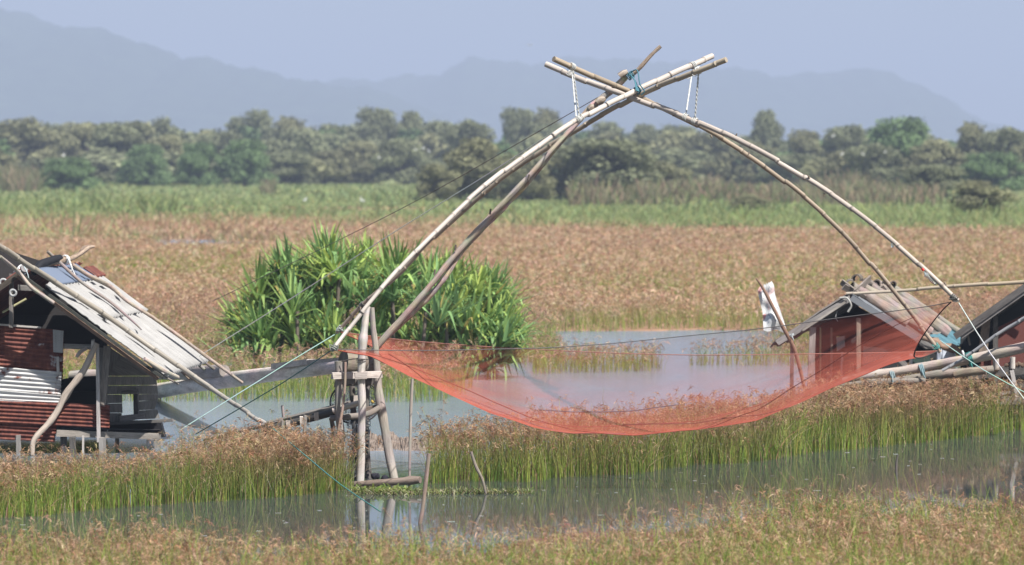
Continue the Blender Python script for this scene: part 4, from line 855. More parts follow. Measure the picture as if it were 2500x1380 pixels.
def slab(mb,a,b,c,d,nu,nv,waves,amp,edge,bump,col=(1,1,1)): sheet(mb,a,b,c,d,nu,nv,waves,amp,'u',bump,col,edge)
# left slope: thatch of bark boards
mb=MB(); slab(mb,A+Vector((0,0,.05)),Bf+Vector((0,0,.05)),EL,ELf,60,10,7,.035,.05,.02,(.85,.85,.88)); solid(mb.build('roof_sheet',M['palm_bark'],h2),.03)
mb=MB(); slab(mb,EL+Vector((.3,-.04,.18)),EL.lerp(ELf,.6)+Vector((.3,0,.18)),EL+Vector((-.12,0,-.12)),EL.lerp(ELf,.6)+Vector((-.1,0,-.1)),20,6,3,.03,.09,.03,(.75,.7,.7)); solid(mb.build('eave_bark',M['palm_bark'],h2),.03)
# right slope: base sheet, blue tarpaulin at the foot, bark slabs laid down the slope
mb=MB(); slab(mb,A,Bf,ER,ERf,30,10,0,0,.02,.02); solid(mb.build('roof_sheet',M['dark_wood'],h2),.03)
def rs(u,s,o): 
    p=(A.lerp(Bf,u)).lerp(ER.lerp(ERf,u),s); n=(Bf-A).cross(ER-A).normalized(); n=n if n.z>0 else -n; return p+n*o
mb=MB(); sheet(mb,rs(.3,.55,.05),rs(1.0,.55,.05),rs(.3,1.03,.05),rs(1.0,1.0,.05),30,12,0,0,bump=.015,edge=.03); solid(mb.build('tarpaulin',M['tarp_blue'],h2),.01)
mb=MB(); sheet(mb,rs(-.01,.0,.06),rs(.10,.0,.06),rs(-.01,.55,.05),rs(.10,.6,.05),6,14,0,0,bump=.02,edge=.01); solid(mb.build('tarpaulin',M['tarp_grey'],h2),.01)
for (u,s0,s1,w_,c) in ((.16,-.10,.62,.13,(1.1,1.02,.95)),(.34,-.08,.80,.15,(1.15,1.06,.98)),(.52,-.08,.66,.14,(1.0,.93,.86)),(.70,-.09,.84,.15,(1.05,1.0,.95)),(.86,-.06,.60,.13,(.9,.85,.82)),(.98,-.04,1.0,.07,(1.15,1.1,1.05))):
    mb=MB(); pts=[rs(u+random.uniform(-.015,.015),s0+(s1-s0)*k/5,.10+random.uniform(0,.02)) for k in range(6)]
    # half-round slab
    tube(mb,pts,[w_*.9,w_,w_*.95,w_*.8],3,10,.12,c,cj=.1); mb.build('bark_slab',M['palm_bark'],h2)
# ridge: rolled halves of palm trunk lying across the ridge
for (px,py,Y,l,r_,c) in ((2076,692,YM+.5,.40,.085,(.95,.9,.86)),(2093,681,YM+.9,.30,.10,(.6,.56,.5)),(2118,690,YM+1.3,.36,.08,(1,.95,.9)),(2138,694,YM+1.7,.26,.085,(.6,.56,.52)),(2157,697,YM+2.2,.26,.085,(.45,.45,.43)),(2179,695,YM+2.7,.30,.07,(.9,.85,.82))):
    mb=MB(); c0=P(px,py,Y); d=Vector((random.uniform(-.5,.5),-1,random.uniform(-.1,.25))).normalized()
    V=[];n_=9
    for e in (0,1):
        for rr in (r_,r_*.72):
            for k in range(n_): 
                a=math.pi*(-.15+1.3*k/(n_-1)); V.append(c0+d*(l*(.5-e))+Vector((math.cos(a)*rr,0,math.sin(a)*rr)))
    f=[]
    for k in range(n_-1): f+=[(k,k+1,2*n_+k+1,2*n_+k),(n_+k,3*n_+k,3*n_+k+1,n_+k+1),(k,n_+k,n_+k+1,k+1),(2*n_+k,2*n_+k+1,3*n_+k+1,3*n_+k)]
    mb.add(V,f,[[(k_*.07,0),(k_*.07+.07,0),(k_*.07+.07,.3),(k_*.07,.3)] for k_ in range(len(f))],c,False); mb.build('ridge_bark',M['palm_bark'],h2)
for a,b in (((2054,688,YM+.3),(2098,722,YM+.2)),((2060,700,YM+.2),(2110,728,YM+.4)),((2124,680,YM+1.2),(2085,716,YM+.1)),((2150,700,YM+1.6),(2200,760,YM+1.9))):
    mb=MB(); plank(mb,P(*a),P(*b),.13,.04,(0,-.5,1),(1.0,.95,.92)); mb.build('ridge_board',M['palm_bark'],h2)
# gable timber and dark interior
hb(h2,'barge_board',(1897,838,YM-.05),(2076,728,YM-.05),.11,.04,'plank_wood',(1.05,1.05,1.1))
hb(h2,'barge_board',(2078,727,YM-.06),(2240,826,YM-.06),.12,.04,'tarp_grey')
hb(h2,'rafter',(1960,806,YM-.09),(2066,736,YM-.09),.045,.04,'grey_wood',(1.1,1.1,1.1))
mb=MB(); tube(mb,[P(2050,728,YM-.1),P(2066,727,YM-.12),P(2074,736,YM-.14),P(2078,748,YM-.13),P(2070,762,YM-.12)],.022,3,6,.1,(.42,.41,.38)); mb.build('rag',M['rope'],h2)
mb=MB(); tube(mb,[P(2044,760,YM+.2),P(2040,775,YM+.2),P(2046,785,YM+.2)],.008,3,5,col=(.5,.5,.5)); mb.build('string',M['rope'],h2)
mb=MB(); q=[P(2076,738,Y2-.2),P(2290,862,Y2-.2),P(2290,1010,Y2-.2),P(1985,1000,Y2-.2),P(1985,806,Y2-.2)]; 
def slabwall(mb,q,t=.04):
    n=len(q); V=q+[p+Vector((0,t,0)) for p in q]; mb.add(V,[tuple(range(n))[::-1],tuple(range(n,2*n))]+[(i,(i+1)%n,n+(i+1)%n,n+i) for i in range(n)],None,(1,1,1),False)
mb=MB(); slabwall(mb,[P(2076,738,Y2-.2),P(2298,862,Y2-.2),P(2298,1010,Y2-.2),P(2062,1010,Y2-.2),P(2062,822,Y2-.2),P(2043,822,Y2-.2),P(2043,775,Y2-.2)]); mb.build('rear_wall',M['inside_shade'],h2)
mb=MB(); slabwall(mb,[P(2043,772,Y2-.2),P(2043,1010,Y2-.2),P(1990,1010,Y2-.2),P(1990,800,Y2-.2)]); mb.build('rear_wall',M['inside_shade'],h2)
mb=MB(); slabwall(mb,[P(2043,858,Y2-.21),P(2062,846,Y2-.21),P(2062,1010,Y2-.21),P(2043,1010,Y2-.21)]); mb.build('rear_wall',M['inside_shade'],h2)
mb=MB(); slabwall(mb,[P(2042,824,Y2-.26),P(2062,820,Y2-.26),P(2063,846,Y2-.26),P(2044,858,Y2-.26)],.02); mb.build('panel',plain('window_daylight',(.6,.61,.62),.6),h2)  # white board painted for the daylight seen through the window opening
mb=MB(); V=[P(1905,1000,YM),P(2290,1000,YM),P(2290,985,Y2),P(1990,975,Y2)]; mb.add(V+[v+Vector((0,0,-.06)) for v in V],[(0,1,2,3),(7,6,5,4),(0,4,5,1),(1,5,6,2),(2,6,7,3),(3,7,4,0)],None,(1,1,1),False); mb.build('floor',M['dark_wood'],h2)
hb(h2,'post',(1984,800,YM+.1),(1977,1000,YM+.1),.13,.08,'grey_wood',(1.0,1.0,1.05),(1,0,0))
hb(h2,'post',(1934,836,YM+.2),(1932,1005,YM+.2),.07,.07,'dark_wood',(1,1,1),(1,0,0))
hb(h2,'post',(2096,778,YM+.1),(2096,1010,YM+.1),.085,.08,'grey_wood',(1.0,.9,.8),(1,0,0))
hb(h2,'post',(2003,800,YM+1.5),(2003,1000,YM+1.5),.03,.03,'bamboo',(.5,.5,.3),(1,0,0))
hb(h2,'post',(2030,800,YM+1.3),(2030,1000,YM+1.3),.04,.03,'grey_wood',(1,1,.95),(1,0,0))
hb(h2,'board',(2056,860,YM+.8),(2054,950,YM+.8),.045,.03,'pale_wood',(1.1,1.1,1.1),(1,0,0))
hb(h2,'brace',(2190,872,YM+.0),(2230,910,YM+.0),.10,.04,'grey_wood',(.75,.75,.78))
mb=MB(); slabwall(mb,[P(2108,846,YM+.15),P(2300,862,YM+.15),P(2300,1000,YM+.15),P(2100,1000,YM+.15)]); mb.build('front_wall',M['inside_shade'],h2)
mb=MB(); slabwall(mb,[P(2228,862,YM+.1),P(2270,862,YM+.1),P(2270,912,YM+.1),P(2228,912,YM+.1)],.03); mb.build('panel',plain('dark_green_board',(.035,.06,.05),.6),h2)
mb=MB(); slabwall(mb,[P(2221,864,YM+.08),P(2229,864,YM+.08),P(2227,900,YM+.08),P(2219,900,YM+.08)],.02); mb.build('panel',plain('pale_board',(.42,.44,.46),.6),h2)
mb=MB(); sheet(mb,P(2287,846,YM-.02),P(2300,850,YM-.02),P(2287,890,YM-.02),P(2330,890,YM-.02),8,8,0,0,bump=.02); sheet(mb,P(2300,842,YM-.03),P(2330,856,YM-.03),P(2300,888,YM-.03),P(2340,888,YM-.03),8,8,0,0,bump=.02); solid(mb.build('plastic_sheet',plain('pale_plastic_sheet',(.50,.54,.62),.4),h2),.004)
mb=MB(); tube(mb,[P(2250,824,YM-.2),P(2285,835,YM-.25),P(2300,846,YM-.25),P(2330,852,YM-.25),P(2352,868,YM-.25)],[.05,.07,.06,.075,.06],4,9,.2,(1,.85,.75)); tube(mb,[P(2352,862,YM-.25),P(2352,880,YM-.25)],.05,2,8,.2,(.7,.6,.55)); mb.build('driftwood_rail',M['brown_wood'],h2)
hb(h2,'tie_board',(2256,817,YM-.1),(2296,812,YM+.3),.03,.03,'grey_wood'); hb(h2,'tie_board',(2262,824,YM-.1),(2292,826,YM+.3),.03,.03,'grey_wood')
mb=MB(); tube(mb,[P(2278,786,YM+2.4),P(2300,797,YM+2.6)],[.07,.08],2,9,.15,(.25,.25,.27)); mb.build('knot',M['palm_bark'],h2)
for px,Y in ((1940,YM),(1980,YM),(2097,YM),(2200,YM),(2290,YM+.2),(2280,Y2)): hb(h2,'stilt',(px,990,Y),(px,1075,Y),.1,.1,'dark_wood',(1,1,1),(1,0,0))
# pale bamboo laid from the ridge to the right
q=[P(2066,717,YM+.0),P(2200,709,YM-.1),P(2350,698,YM-.5),P(2560,684,YM-1.0)]; mb=MB(); bamboo(mb,q,.030,.042,.7,9,(.42,.36,.29),(.44,.35,.24),n=4); tag(mb.build('bamboo_pole',M['bamboo'],None,q[0]),'thin straw coloured bamboo pole lying level from the bark roof to the right','bamboo pole')
# sack on a stick
sf=thing('sack_flag','torn white printed sack hung on a leaning red brown stick','sack flag',P(1945,1000,71))
mb=MB(); tube(mb,[P(1846,680,70.9),P(1857,694,70.9),P(1876,728,70.9),P(1896,768,70.9),P(1912,800,70.9),P(1935,842,70.9),P(1948,880,70.9),P(1962,940,70.9),P(1975,1010,70.9)],[.016,.032,.034,.036,.04,.036,.03],3,8,.08,(.85,.66,.58)); mb.build('stick',M['brown_wood'],sf)
m,t,b=newmat('printed_sack'); uv=N(t,'ShaderNodeTexCoord').outputs['UV']
base=ramp(t,noise(t,mapping(t,uv,(2,2,1)),1.5,4,.6),[(.3,(.56,.57,.58)),(.7,(.80,.80,.78))])
nr_=noise(t,mapping(t,uv,(3.2,2.2,1)),1.1,2,.5,.6); nb=noise(t,mapping(t,uv,(6,2.4,1)),1.3,1,.4,1.8)
c=mixc(t,ramp(t,nr_,[(.60,(0,0,0)),(.68,(.75,)*3)]),base,(.62,.13,.10)); lb_=ramp(t,nb,[(.485,(0,0,0)),(.495,(.7,)*3),(.515,(.7,)*3),(.525,(0,0,0))]); c=mixc(t,lb_,c,(.10,.13,.22))
t.links.new(c,b.inputs['Base Color']); b.inputs['Roughness'].default_value=.6
def sackpt(u,v,side):
    L_=np.interp(v,[0,.08,.25,.6,1],[1856,1850,1853,1862,1864]); R_=np.interp(v,[0,.08,.25,.6,1],[1884,1890,1892,1906,1922]); T_=700-12*u; B_=806+4*u
    px=L_+(R_-L_)*u; py=T_+(B_-T_)*v+ (3*math.sin(u*9) if v>.95 else 0)+(2.5*math.sin(u*31) if v<.04 else 0)
    d=.10*math.sin(math.pi*u)**.6*(.4+.6*math.sin(math.pi*min(1,v*1.05)))+.035*math.sin(u*9+v*6)+.02*math.sin(u*4-v*17)
    return P(px,py,71.05+side*max(.012,d*.5)-.05*math.sin(v*8+u*3))
mb=MB(); nu,nv=18,30
for side in (-1,1):
    V=[sackpt(i/nu,j/nv,side) for j in range(nv+1) for i in range(nu+1)]
    mb.add(V,[(j*(nu+1)+i,j*(nu+1)+i+1,(j+1)*(nu+1)+i+1,(j+1)*(nu+1)+i) for j in range(nv) for i in range(nu)],[[(i/nu*.35+side*.7,j/nv),((i+1)/nu*.35+side*.7,j/nv),((i+1)/nu*.35+side*.7,(j+1)/nv),(i/nu*.35+side*.7,(j+1)/nv)] for j in range(nv) for i in range(nu)])
mb.build('sack',m,sf)
mb=MB(); c=P(1932,818,70.9); coil(mb,c,P(1948,880,70.9)-P(1912,800,70.9),.045,2,.02,.008,(.5,.55,.56)); tube(mb,[c,P(1936,826,70.8),P(1938,832,70.8)],.008,2,5,col=(.5,.55,.56)); mb.build('tie',M['rope'],sf)
# hut at the right edge
h3=thing('fishing_hut','dark roofed hut with red brown boards cut off by the right edge','hut',P(2560,1030,73.5))
M['red_board']=wood('red_board',(.10,.034,.028),(.17,.062,.05),fine=(70,3,1),tint=False)
mb=MB(); a,b_=P(2640,600,73.2),P(2330,820,73.2); c_,d_=P(2680,600,76.4),P(2372,812,76.4); sheet(mb,a,c_,b_,d_,40,20,6,.02,'u'); solid(mb.build('roof_sheet',M['dark_wood'],h3),.04)
mb=MB(); plank(mb,P(2331,822,73.1),P(2640,603,73.1),.12,.05,(0,0,1),(1,1,1.05)); mb.build('barge_board',M['dark_wood'],h3)
mb=MB(); plank(mb,P(2345,824,73.14),P(2640,616,73.14),.07,.05,(0,0,1),(1.8,1.8,1.9)); mb.build('rafter',M['dark_wood'],h3)
mb=MB(); slabwall(mb,[P(2436,800,73.6),P(2640,700,73.6),P(2640,905,73.6),P(2436,905,73.6)]); mb.build('front_wall',M['red_board'],h3)
mb=MB(); slabwall(mb,[P(2395,868,73.7),P(2437,866,73.7),P(2437,905,73.7),P(2395,905,73.7)]); mb.build('front_wall',M['red_board'],h3)
mb=MB(); slabwall(mb,[P(2345,826,76.2),P(2640,640,76.2),P(2640,990,76.2),P(2345,990,76.2)]); mb.build('rear_wall',M['inside_shade'],h3)
hb(h3,'post',(2408,776,73.5),(2398,880,73.5),.17,.06,'plank_wood',(.85,.72,.62),(1,0,0)); hb(h3,'post',(2430,770,73.55),(2430,900,73.55),.10,.06,'dark_wood',(1,1,1),(1,0,0))
hb(h3,'batten',(2360,805,73.6),(2368,842,73.6),.035,.03,'grey_wood',(.6,.6,.6),(1,0,0))
mb=MB(); V=[P(2360,902,72.9),P(2640,884,72.9),P(2640,876,76),P(2360,892,76)]; mb.add(V+[v+Vector((0,0,-.10)) for v in V],[(0,1,2,3),(7,6,5,4),(0,4,5,1),(1,5,6,2),(2,6,7,3),(3,7,4,0)],[[(0,0),(2,0),(2,1),(0,1)]]*6,(1,1,1),False); mb.build('floor',M['dark_wood'],h3)
hb(h3,'floor_beam',(2362,918,72.8),(2640,886,72.8),.17,.08,'dark_wood',(1,1,1)); hb(h3,'floor_beam',(2386,940,72.9),(2640,938,72.9),.16,.08,'dark_wood',(.9,.9,.9))
hb(h3,'floor_beam',(2436,962,72.6),(2480,956,72.6),.05,.05,'pale_wood',(1,1,1))
hb(h3,'lower_plank',(2418,977,72.5),(2640,982,72.5),.15,.07,'grey_wood',(1,1,1)); hb(h3,'lower_plank',(2395,955,72.9),(2416,966,72.8),.16,.05,'plank_wood',(1.2,1.2,1.2))
hb(h3,'strut',(2470,905,72.6),(2484,972,72.5),.075,.05,'plank_wood',(1.3,1.3,1.35),(1,0,0))
for px,Y in ((2400,73),(2432,72.8),(2470,72.9),(2600,73),(2520,75.5)): hb(h3,'stilt',(px,905,Y),(px,1075,Y),.1,.1,'dark_wood',(1,1,1),(1,0,0))
# things on the right platform
for (px,py,lab,c) in ((2433,886,'short pale wooden peg standing on the dark platform edge',(1,.98,.95)),(2472,883,'white peg standing before the red brown boards',(1.2,1.2,1.18))):
    mb=MB(); tube(mb,[P(px,py+17,72.75),P(px,py,72.75),P(px,py-11,72.75)],[.055,.05,.05],2,9,.04,c); tag(mb.build('peg',M['pale_wood'],None,P(px,py+17,72.75)),lab,'peg')
q=P(2478,900,72.8); mb=MB()
for k in range(9): c=P(2462+k*5,893+random.uniform(-3,3)-k*.4,72.8); tube(mb,[c+Vector((-.08,0,-.03)),c,c+Vector((.08,0,-.02))],[.02,.055,.02],3,7,.3,(.5,.42,.36))
tag(mb.build('firewood_heap',M['brown_wood'],None,q),'low heap of brown wood scraps on the dark platform','firewood')
# log pile of long poles tied with cords, in front of the huts
q=[P(2058,930,71.0),P(2120,916,70.9),P(2200,905,70.8),P(2280,892,70.7),P(2340,882,70.5),P(2420,866,70.3),P(2560,834,70)]; mb=MB(); tube(mb,q,[.07,.085,.08,.09,.095,.105,.11],4,12,.06,(1,.93,.86),cj=.06); tag(mb.build('long_log',M['pale_wood'],None,q[0]),'long pale pole slanting up to the right, tied with teal cord','log','logs tied together before the right huts')
q=[P(2120,940,71.2),P(2200,930,71.1),P(2290,915,71.0),P(2370,908,70.9),P(2425,902,70.9)]; mb=MB(); tube(mb,q,[.075,.085,.09,.085,.08],4,12,.08,(.85,.82,.8),cj=.06); tag(mb.build('long_log',M['grey_wood'],None,q[0]),'darker grey log lying just under the long pale pole','log','logs tied together before the right huts')
q=[P(2330,915,70.9),P(2370,907,70.8),P(2408,905,70.7)]; mb=MB(); tube(mb,q,[.075,.08,.07],3,11,.08,(.9,.82,.72),cj=.06); tag(mb.build('long_log',M['grey_wood'],None,q[0]),'stubby tan log end beside the dark platform beam','log','logs tied together before the right huts')
q=[P(2040,945,70.9),P(2140,934,70.8),P(2260,930,70.7)]; mb=MB(); tube(mb,q,[.06,.07,.06],3,11,.1,(.8,.78,.76)); tag(mb.build('long_log',M['grey_wood'],None,q[0]),'lowest grey log half buried in the brown sedge heads','log','logs tied together before the right huts')
def wrap(px,py,Y,r,col,lab,tail):
    mb=MB(); c=P(px,py,Y); coil(mb,c,(1,0,.22),r,3,.03,.015,col); tube(mb,[c+Vector((0,-r,0)),P(px+tail[0]*.4,py+tail[1]*.5,Y-.15),P(px+tail[0],py+tail[1],Y-.15)],[.016,.018,.012],3,6,col=col); tag(mb.build('cord_tie',M['rope'],None,c),lab,'cord','cords tied round the long logs')
wrap(2368,877,70.4,.125,(.07,.27,.25),'dark teal cord wound round the long pale pole',(6,20)); wrap(2250,902,70.75,.115,(.22,.32,.35),'pale blue cord tied round the pole below the gap in the hut',(9,22)); wrap(2178,915,70.85,.11,(.27,.35,.37),'pale blue cord hanging in a loop near the low end of the poles',(2,24))
q=[P(2300,905,70.2),P(2345,880,70.2),P(2400,842,70.1),P(2440,812,70.0),P(2465,797,70),P(2560,745,69.6)]; mb=MB(); bamboo(mb,q,.030,.035,.6,9,(.29,.29,.30),(.35,.35,.36),n=5); tag(mb.build('bamboo_pole',M['bamboo'],None,q[0]),'thin grey pole rising to the right in front of the dark hut','bamboo pole')
q=P(2350,850,70.1); mb=MB(); tube(mb,[P(2349,856,70.05),P(2352,866,70.05),P(2350,876,70.1)],[.02,.024,.012],3,6,.1,(.85,.85,.85)); tube(mb,[P(2352,858,70.05),P(2362,878,70.2)],.010,2,5,col=(.15,.38,.35)); tag(mb.build('cord_tie',M['rope'],None,q),'white knotted rag on the thin grey pole','cord')

# ================================================================== SCREW PINE THICKET
def pandanus():
    r=np.random.default_rng(5); parts=[]; stems=[]
    hx=[535,590,640,700,760,850,930,1000,1100,1180,1230,1260,1330]; hy=[790,715,655,605,580,560,560,580,598,630,680,740,820]
    cs=[]
    while len(cs)<235:
        px=r.uniform(585,1245); Y=90.5+r.normal()*1.4; s=F/Y; top=5.45-(np.interp(px,hx,hy)-372)/s
        edgef=np.clip(1-((px-930)/420)**2,0,1)
        z=top-.75-abs(r.normal())*.9*edgef-.25*abs(Y-90.5)
        z+=r.uniform(-.3,.3)
        if len(cs)%3==0: z=r.uniform(.1,1.1); Y=88.6+r.uniform(0,1); px=r.uniform(590,1250)
        if z<.15: z=r.uniform(.1,.6)
        cs.append(((px-1250)*Y/F,Y,z,px))
    for (x,y,z,px) in cs:
        n=24; th=np.arange(n)*2.4+r.uniform(0,6); t_=np.linspace(0,1,n); el=np.radians(28+66*t_+r.normal(size=n)*7); Ln=(.8+.75*r.uniform(size=n))*(1-.15*t_)*r.uniform(.8,1.15)
        tilt=r.normal(size=2)*.32+np.array([(px-930)/420*.35,-.12])
        d=np.stack([np.cos(th)*np.cos(el)+tilt[0],np.sin(th)*np.cos(el)+tilt[1],np.sin(el)],1); d/=np.linalg.norm(d,axis=1)[:,None]
        side=np.cross(d,np.array([0,0,1.])); side/=np.linalg.norm(side,axis=1)[:,None]+1e-6; up=np.cross(side,d)
        K=6; V=np.zeros((n,K+1,3,3)); fold=r.uniform(.45,.9,n); dro=r.uniform(.1,.9,n)*(r.uniform(size=n)<.62); wd=r.uniform(.055,.11,n)
        for i in range(K+1):
            t=i/K; c=np.array([x,y,z])+d*(Ln*t)[:,None]
            k=np.clip(t-fold,0,1); c[:,2]-=(.28*dro*t*t+1.25*dro*k)*Ln; c-=d*(k*Ln*.55*dro)[:,None]
            w_=wd*(1-.08*t if t<.5 else max(.06,1-((t-.5)/.5)**1.6*.95)-.04)
            V[:,i,0]=c-side*w_[:,None]/2+up*(w_*.22)[:,None]; V[:,i,1]=c; V[:,i,2]=c+side*w_[:,None]/2+up*(w_*.22)[:,None]
        ix=np.arange(n*(K+1)*3).reshape(n,K+1,3); f=[]
        for s in (0,1): f.append(np.stack([ix[:,:-1,s],ix[:,:-1,s+1],ix[:,1:,s+1],ix[:,1:,s]],-1).reshape(-1,4))
        base=np.array([(.28,.40,.12),(.23,.36,.125),(.34,.44,.12),(.19,.32,.12)])[r.integers(0,4)]
        c=base*(1+.22*r.normal(size=(n,1))).clip(.5,1.6); old=(r.uniform(size=n)<.07); c[old]=np.array((.33,.27,.09))
        yl=r.uniform(size=n)<.08; c[yl]=np.array((.38,.45,.10))
        C=np.repeat(c,(K+1)*3,0).reshape(n,K+1,3,3); C[:,0]*=1.25; parts.append((V.reshape(-1,3),np.concatenate(f),C.reshape(-1,3)))
        stems.append((x,y,z))
    V,Fq,C=merge(parts); org=np.array([(930-1250)*90.5/F,90.5,0])
    pt=thing('screw_pine_thicket','big rounded thicket of green strap leaved screw pine beyond the net','shrub',tuple(org))
    npmesh('foliage',V-org,Fq,np.clip(C,.01,.9),M['leaf'],None,None,True,pt)
    for (x,y,z) in stems[::5]:
        if z>.3: mb=MB(); tube(mb,[Vector((x+random.uniform(-.3,.3),y,-.05)),Vector((x+random.uniform(-.12,.12),y,z*.5)),Vector((x,y,z))],[.06,.05,.05],3,6,.1,(.5,.45,.4)); mb.build('stem',M['grey_wood'],pt)
pandanus()
# ================================================================== TREES
def tree_meshes():
    out=[]
    for k in range(7):
        r=np.random.default_rng(100+k); parts=[]
        H=8.0; Wd=[8.5,7.5,9.5,6.5,8.0,10.0,6.0][k]; flat=[.62,.75,.55,.85,.7,.5,.9][k]
        nb=[44,38,52,30,44,56,28][k]; bl=[]
        for i in range(nb):
            a=r.uniform(0,6.28); q=math.sqrt(r.uniform(0,1)); zc=r.uniform(.10,.92)*H
            wz=math.sin(math.pi*min(1,(zc/H)**.8*.92+.06))**.6
            bl.append((math.cos(a)*q*Wd/2*wz*.8,math.sin(a)*q*Wd/2*wz*.8,zc,r.uniform(.6,1.5)*flat**.2))
        bl.append((0,0,H*.9,1.1))
        for (x,y,z,R_) in bl:
            n=int(230*R_*R_); d=r.normal(size=(n,3)); d/=np.linalg.norm(d,axis=1)[:,None]; rad=R_*(.45+.6*r.uniform(size=n)**.5); rad*=1+.25*np.sin(d[:,0]*5+x)*np.sin(d[:,2]*6+z)
            c=np.array([x,y,z])+d*rad[:,None]*np.array([1.1,1.1,.98]); c[:,2]=np.maximum(c[:,2],.25)
            nrm=d*.8+r.normal(size=(n,3))*.55; nrm/=np.linalg.norm(nrm,axis=1)[:,None]
            s=np.cross(nrm,r.normal(size=(n,3))); s/=np.linalg.norm(s,axis=1)[:,None]+1e-6; u=np.cross(nrm,s); sz=r.uniform(.09,.21,n)
            V=np.stack([c-s*sz[:,None]-u*sz[:,None]*.5,c+s*sz[:,None]*.6-u*sz[:,None]*.7,c+s*sz[:,None]+u*sz[:,None]*.5,c-s*sz[:,None]*.5+u*sz[:,None]*.8],1)
            col=np.array((.20,.215,.122))*(1+.22*r.normal(size=(n,1))).clip(.4,1.8)*(1+.15*r.normal()) 
            if k in (1,4): col=col*np.array((1.12,1.04,1.0))
            if k in (2,): col=col*np.array((.8,1.08,.85))
            parts.append((V.reshape(-1,3),np.arange(n*4).reshape(n,4),np.repeat(col,4,0)))
        V,Fq,C=merge(parts); o=npmesh('crown',V,Fq,np.clip(C,.01,.6),M['tree_leaf']); cm=o.data; bpy.data.objects.remove(o)
        mb=MB(); tube(mb,[Vector((0,0,-.2)),Vector((.15,.1,H*.25)),Vector((.1,.0,H*.5)),Vector((0,0,H*.8))],[.26,.2,.15,.06],3,7,.1,(.6,.55,.5))
        for (x,y,z,R_) in bl[::2]: tube(mb,[Vector((.1,0,max(.3,z*.45))),Vector((x*.5,y*.5,z*.75)),Vector((x,y,z))],[.11,.08,.03],2,5,.1,(.6,.55,.5))
        o=mb.build('trunk',M['grey_wood']); tm=o.data; bpy.data.objects.remove(o)
        out.append((cm,tm,Wd,H))
    return out
TM=tree_meshes()
def tree(px,py,wpx,hpx,k,label,name='mangrove_tree',group='trees along the far edge of the marsh',Y=None):
    Yb=Y or yline(py); g=P(px,py,Yb) if Y is None else Vector(((px-1250)*Y/F,Y,0)); g.z=0
    cm,tm,Wd,H=TM[k]; s=F/Yb
    e=thing(name,label,'bush' if 'bush' in name else 'tree',g,group)
    sx=wpx/s/Wd*1.18; sz=hpx/s/H*.96
    e.scale=(sx,sx,sz); e.rotation_euler=(0,0,random.uniform(0,6.28))
    for nm,me in (('crown',cm),('trunk',tm)):
        o=bpy.data.objects.new(nm,me); COL.objects.link(o); o.parent=e
def T(px,top,wpx,base,k,label,**kw):
    # top and base in picture rows; trees standing behind the front row get their depth from the base row
    tree(px,base,wpx,base-top,k,label,**kw)
BG='bushes standing in the marsh'
T(165,383,165,466,2,'dark green rounded bush with a white egret on top, at the left',name='mangrove_bush',group=BG)
T(-30,345,150,458,1,'grey green tree cut by the left edge behind the dry reeds')
T(62,290,190,446,4,'broad grey topped tree behind the tan reeds at far left')
T(210,300,150,448,1,'olive crown directly above the dark rounded bush')
T(300,296,190,450,0,'widest crown in the left half, above the two deep shadow gaps')
T(355,350,130,456,2,'low green tree in front of the widest left crown')
T(398,284,110,440,3,'slim tree topping the skyline left of the first sky dip')
T(420,330,150,452,1,'olive grey tree between the slim skyline tree and the round pair')
T(485,345,120,458,2,'round dark green tree, left one of the round pair')
T(598,338,150,458,2,'round dark green tree, right one of the round pair')
T(545,320,150,444,0,'grey crown rising behind the round pair')
T(575,290,90,436,6,'narrow grey tree left of the tall skyline knob')
T(638,273,95,436,6,'tall knob crowned tree standing up on the left skyline')
T(720,287,150,438,4,'flat topped grey tree right of the tall knob')
T(700,370,160,454,0,'low grey green tree above the brown reed clump')
T(805,300,120,436,3,'thin crowned tree before the tallest skyline group')
T(790,368,150,452,4,'low spreading tree below the thin crowned skyline tree')
T(915,262,130,438,0,'tallest tree of the skyline left of the net frame')
T(1003,268,110,438,3,'round headed tree close beside the tallest skyline tree')
T(890,345,180,450,1,'pale olive tree under the tallest one, with an egret perched')
T(985,340,170,452,5,'spreading tree with three egrets perched on it')
T(1080,300,130,440,6,'grey tree at the sky dip behind the bamboo arm')
T(1066,400,115,496,4,'brownish thin bush left of the boom, standing forward in the marsh',name='mangrove_bush',group=BG)
T(1175,338,185,494,1,'tall olive bush crossed by the white bamboo arm',name='mangrove_bush',group=BG)
T(1145,292,130,446,0,'dark tree showing between the two left bamboo arms')
T(1262,262,120,440,0,'high skyline tree right under the left brace cords')
T(1345,266,110,440,4,'skyline tree where the boom meets the left arms')
T(1290,380,140,494,4,'shaded bush behind the middle of the boom',name='mangrove_bush',group=BG)
T(1480,338,250,492,0,'broadest green bush right of the boom, standing before the wood',name='mangrove_bush',group=BG)
T(1385,360,150,490,1,'olive bush joined to the left side of the broadest bush',name='mangrove_bush',group=BG)
T(1610,395,150,486,4,'low brownish bush joined to the right side of the broadest bush',name='mangrove_bush',group=BG)
T(1490,302,120,440,6,'grey skyline tree above the broadest bush')
T(1572,300,130,440,3,'pointed skyline tree below the bamboo crossing')
T(1655,305,130,442,0,'skyline tree just left of the right brace cords')
T(1740,320,140,446,4,'grey tree seen between the two right bamboo arms at their fork')
T(1700,370,160,452,5,'wide low tree under the right arms')
T(1875,272,105,444,5,'flat topped umbrella tree standing highest right of the net frame')
T(1830,345,160,454,1,'olive tree below the flat topped umbrella tree')
T(1975,318,130,448,4,'grey tree right of the umbrella tree')
T(1930,375,160,460,0,'green tree with dry tan reeds at its foot')
T(2070,305,140,450,0,'tree left of the big dark crown with an egret near its top')
T(2040,370,150,464,4,'grey brown tree with pale bare twigs at its foot')
T(2195,283,210,462,2,'big dark rounded crown on the right skyline')
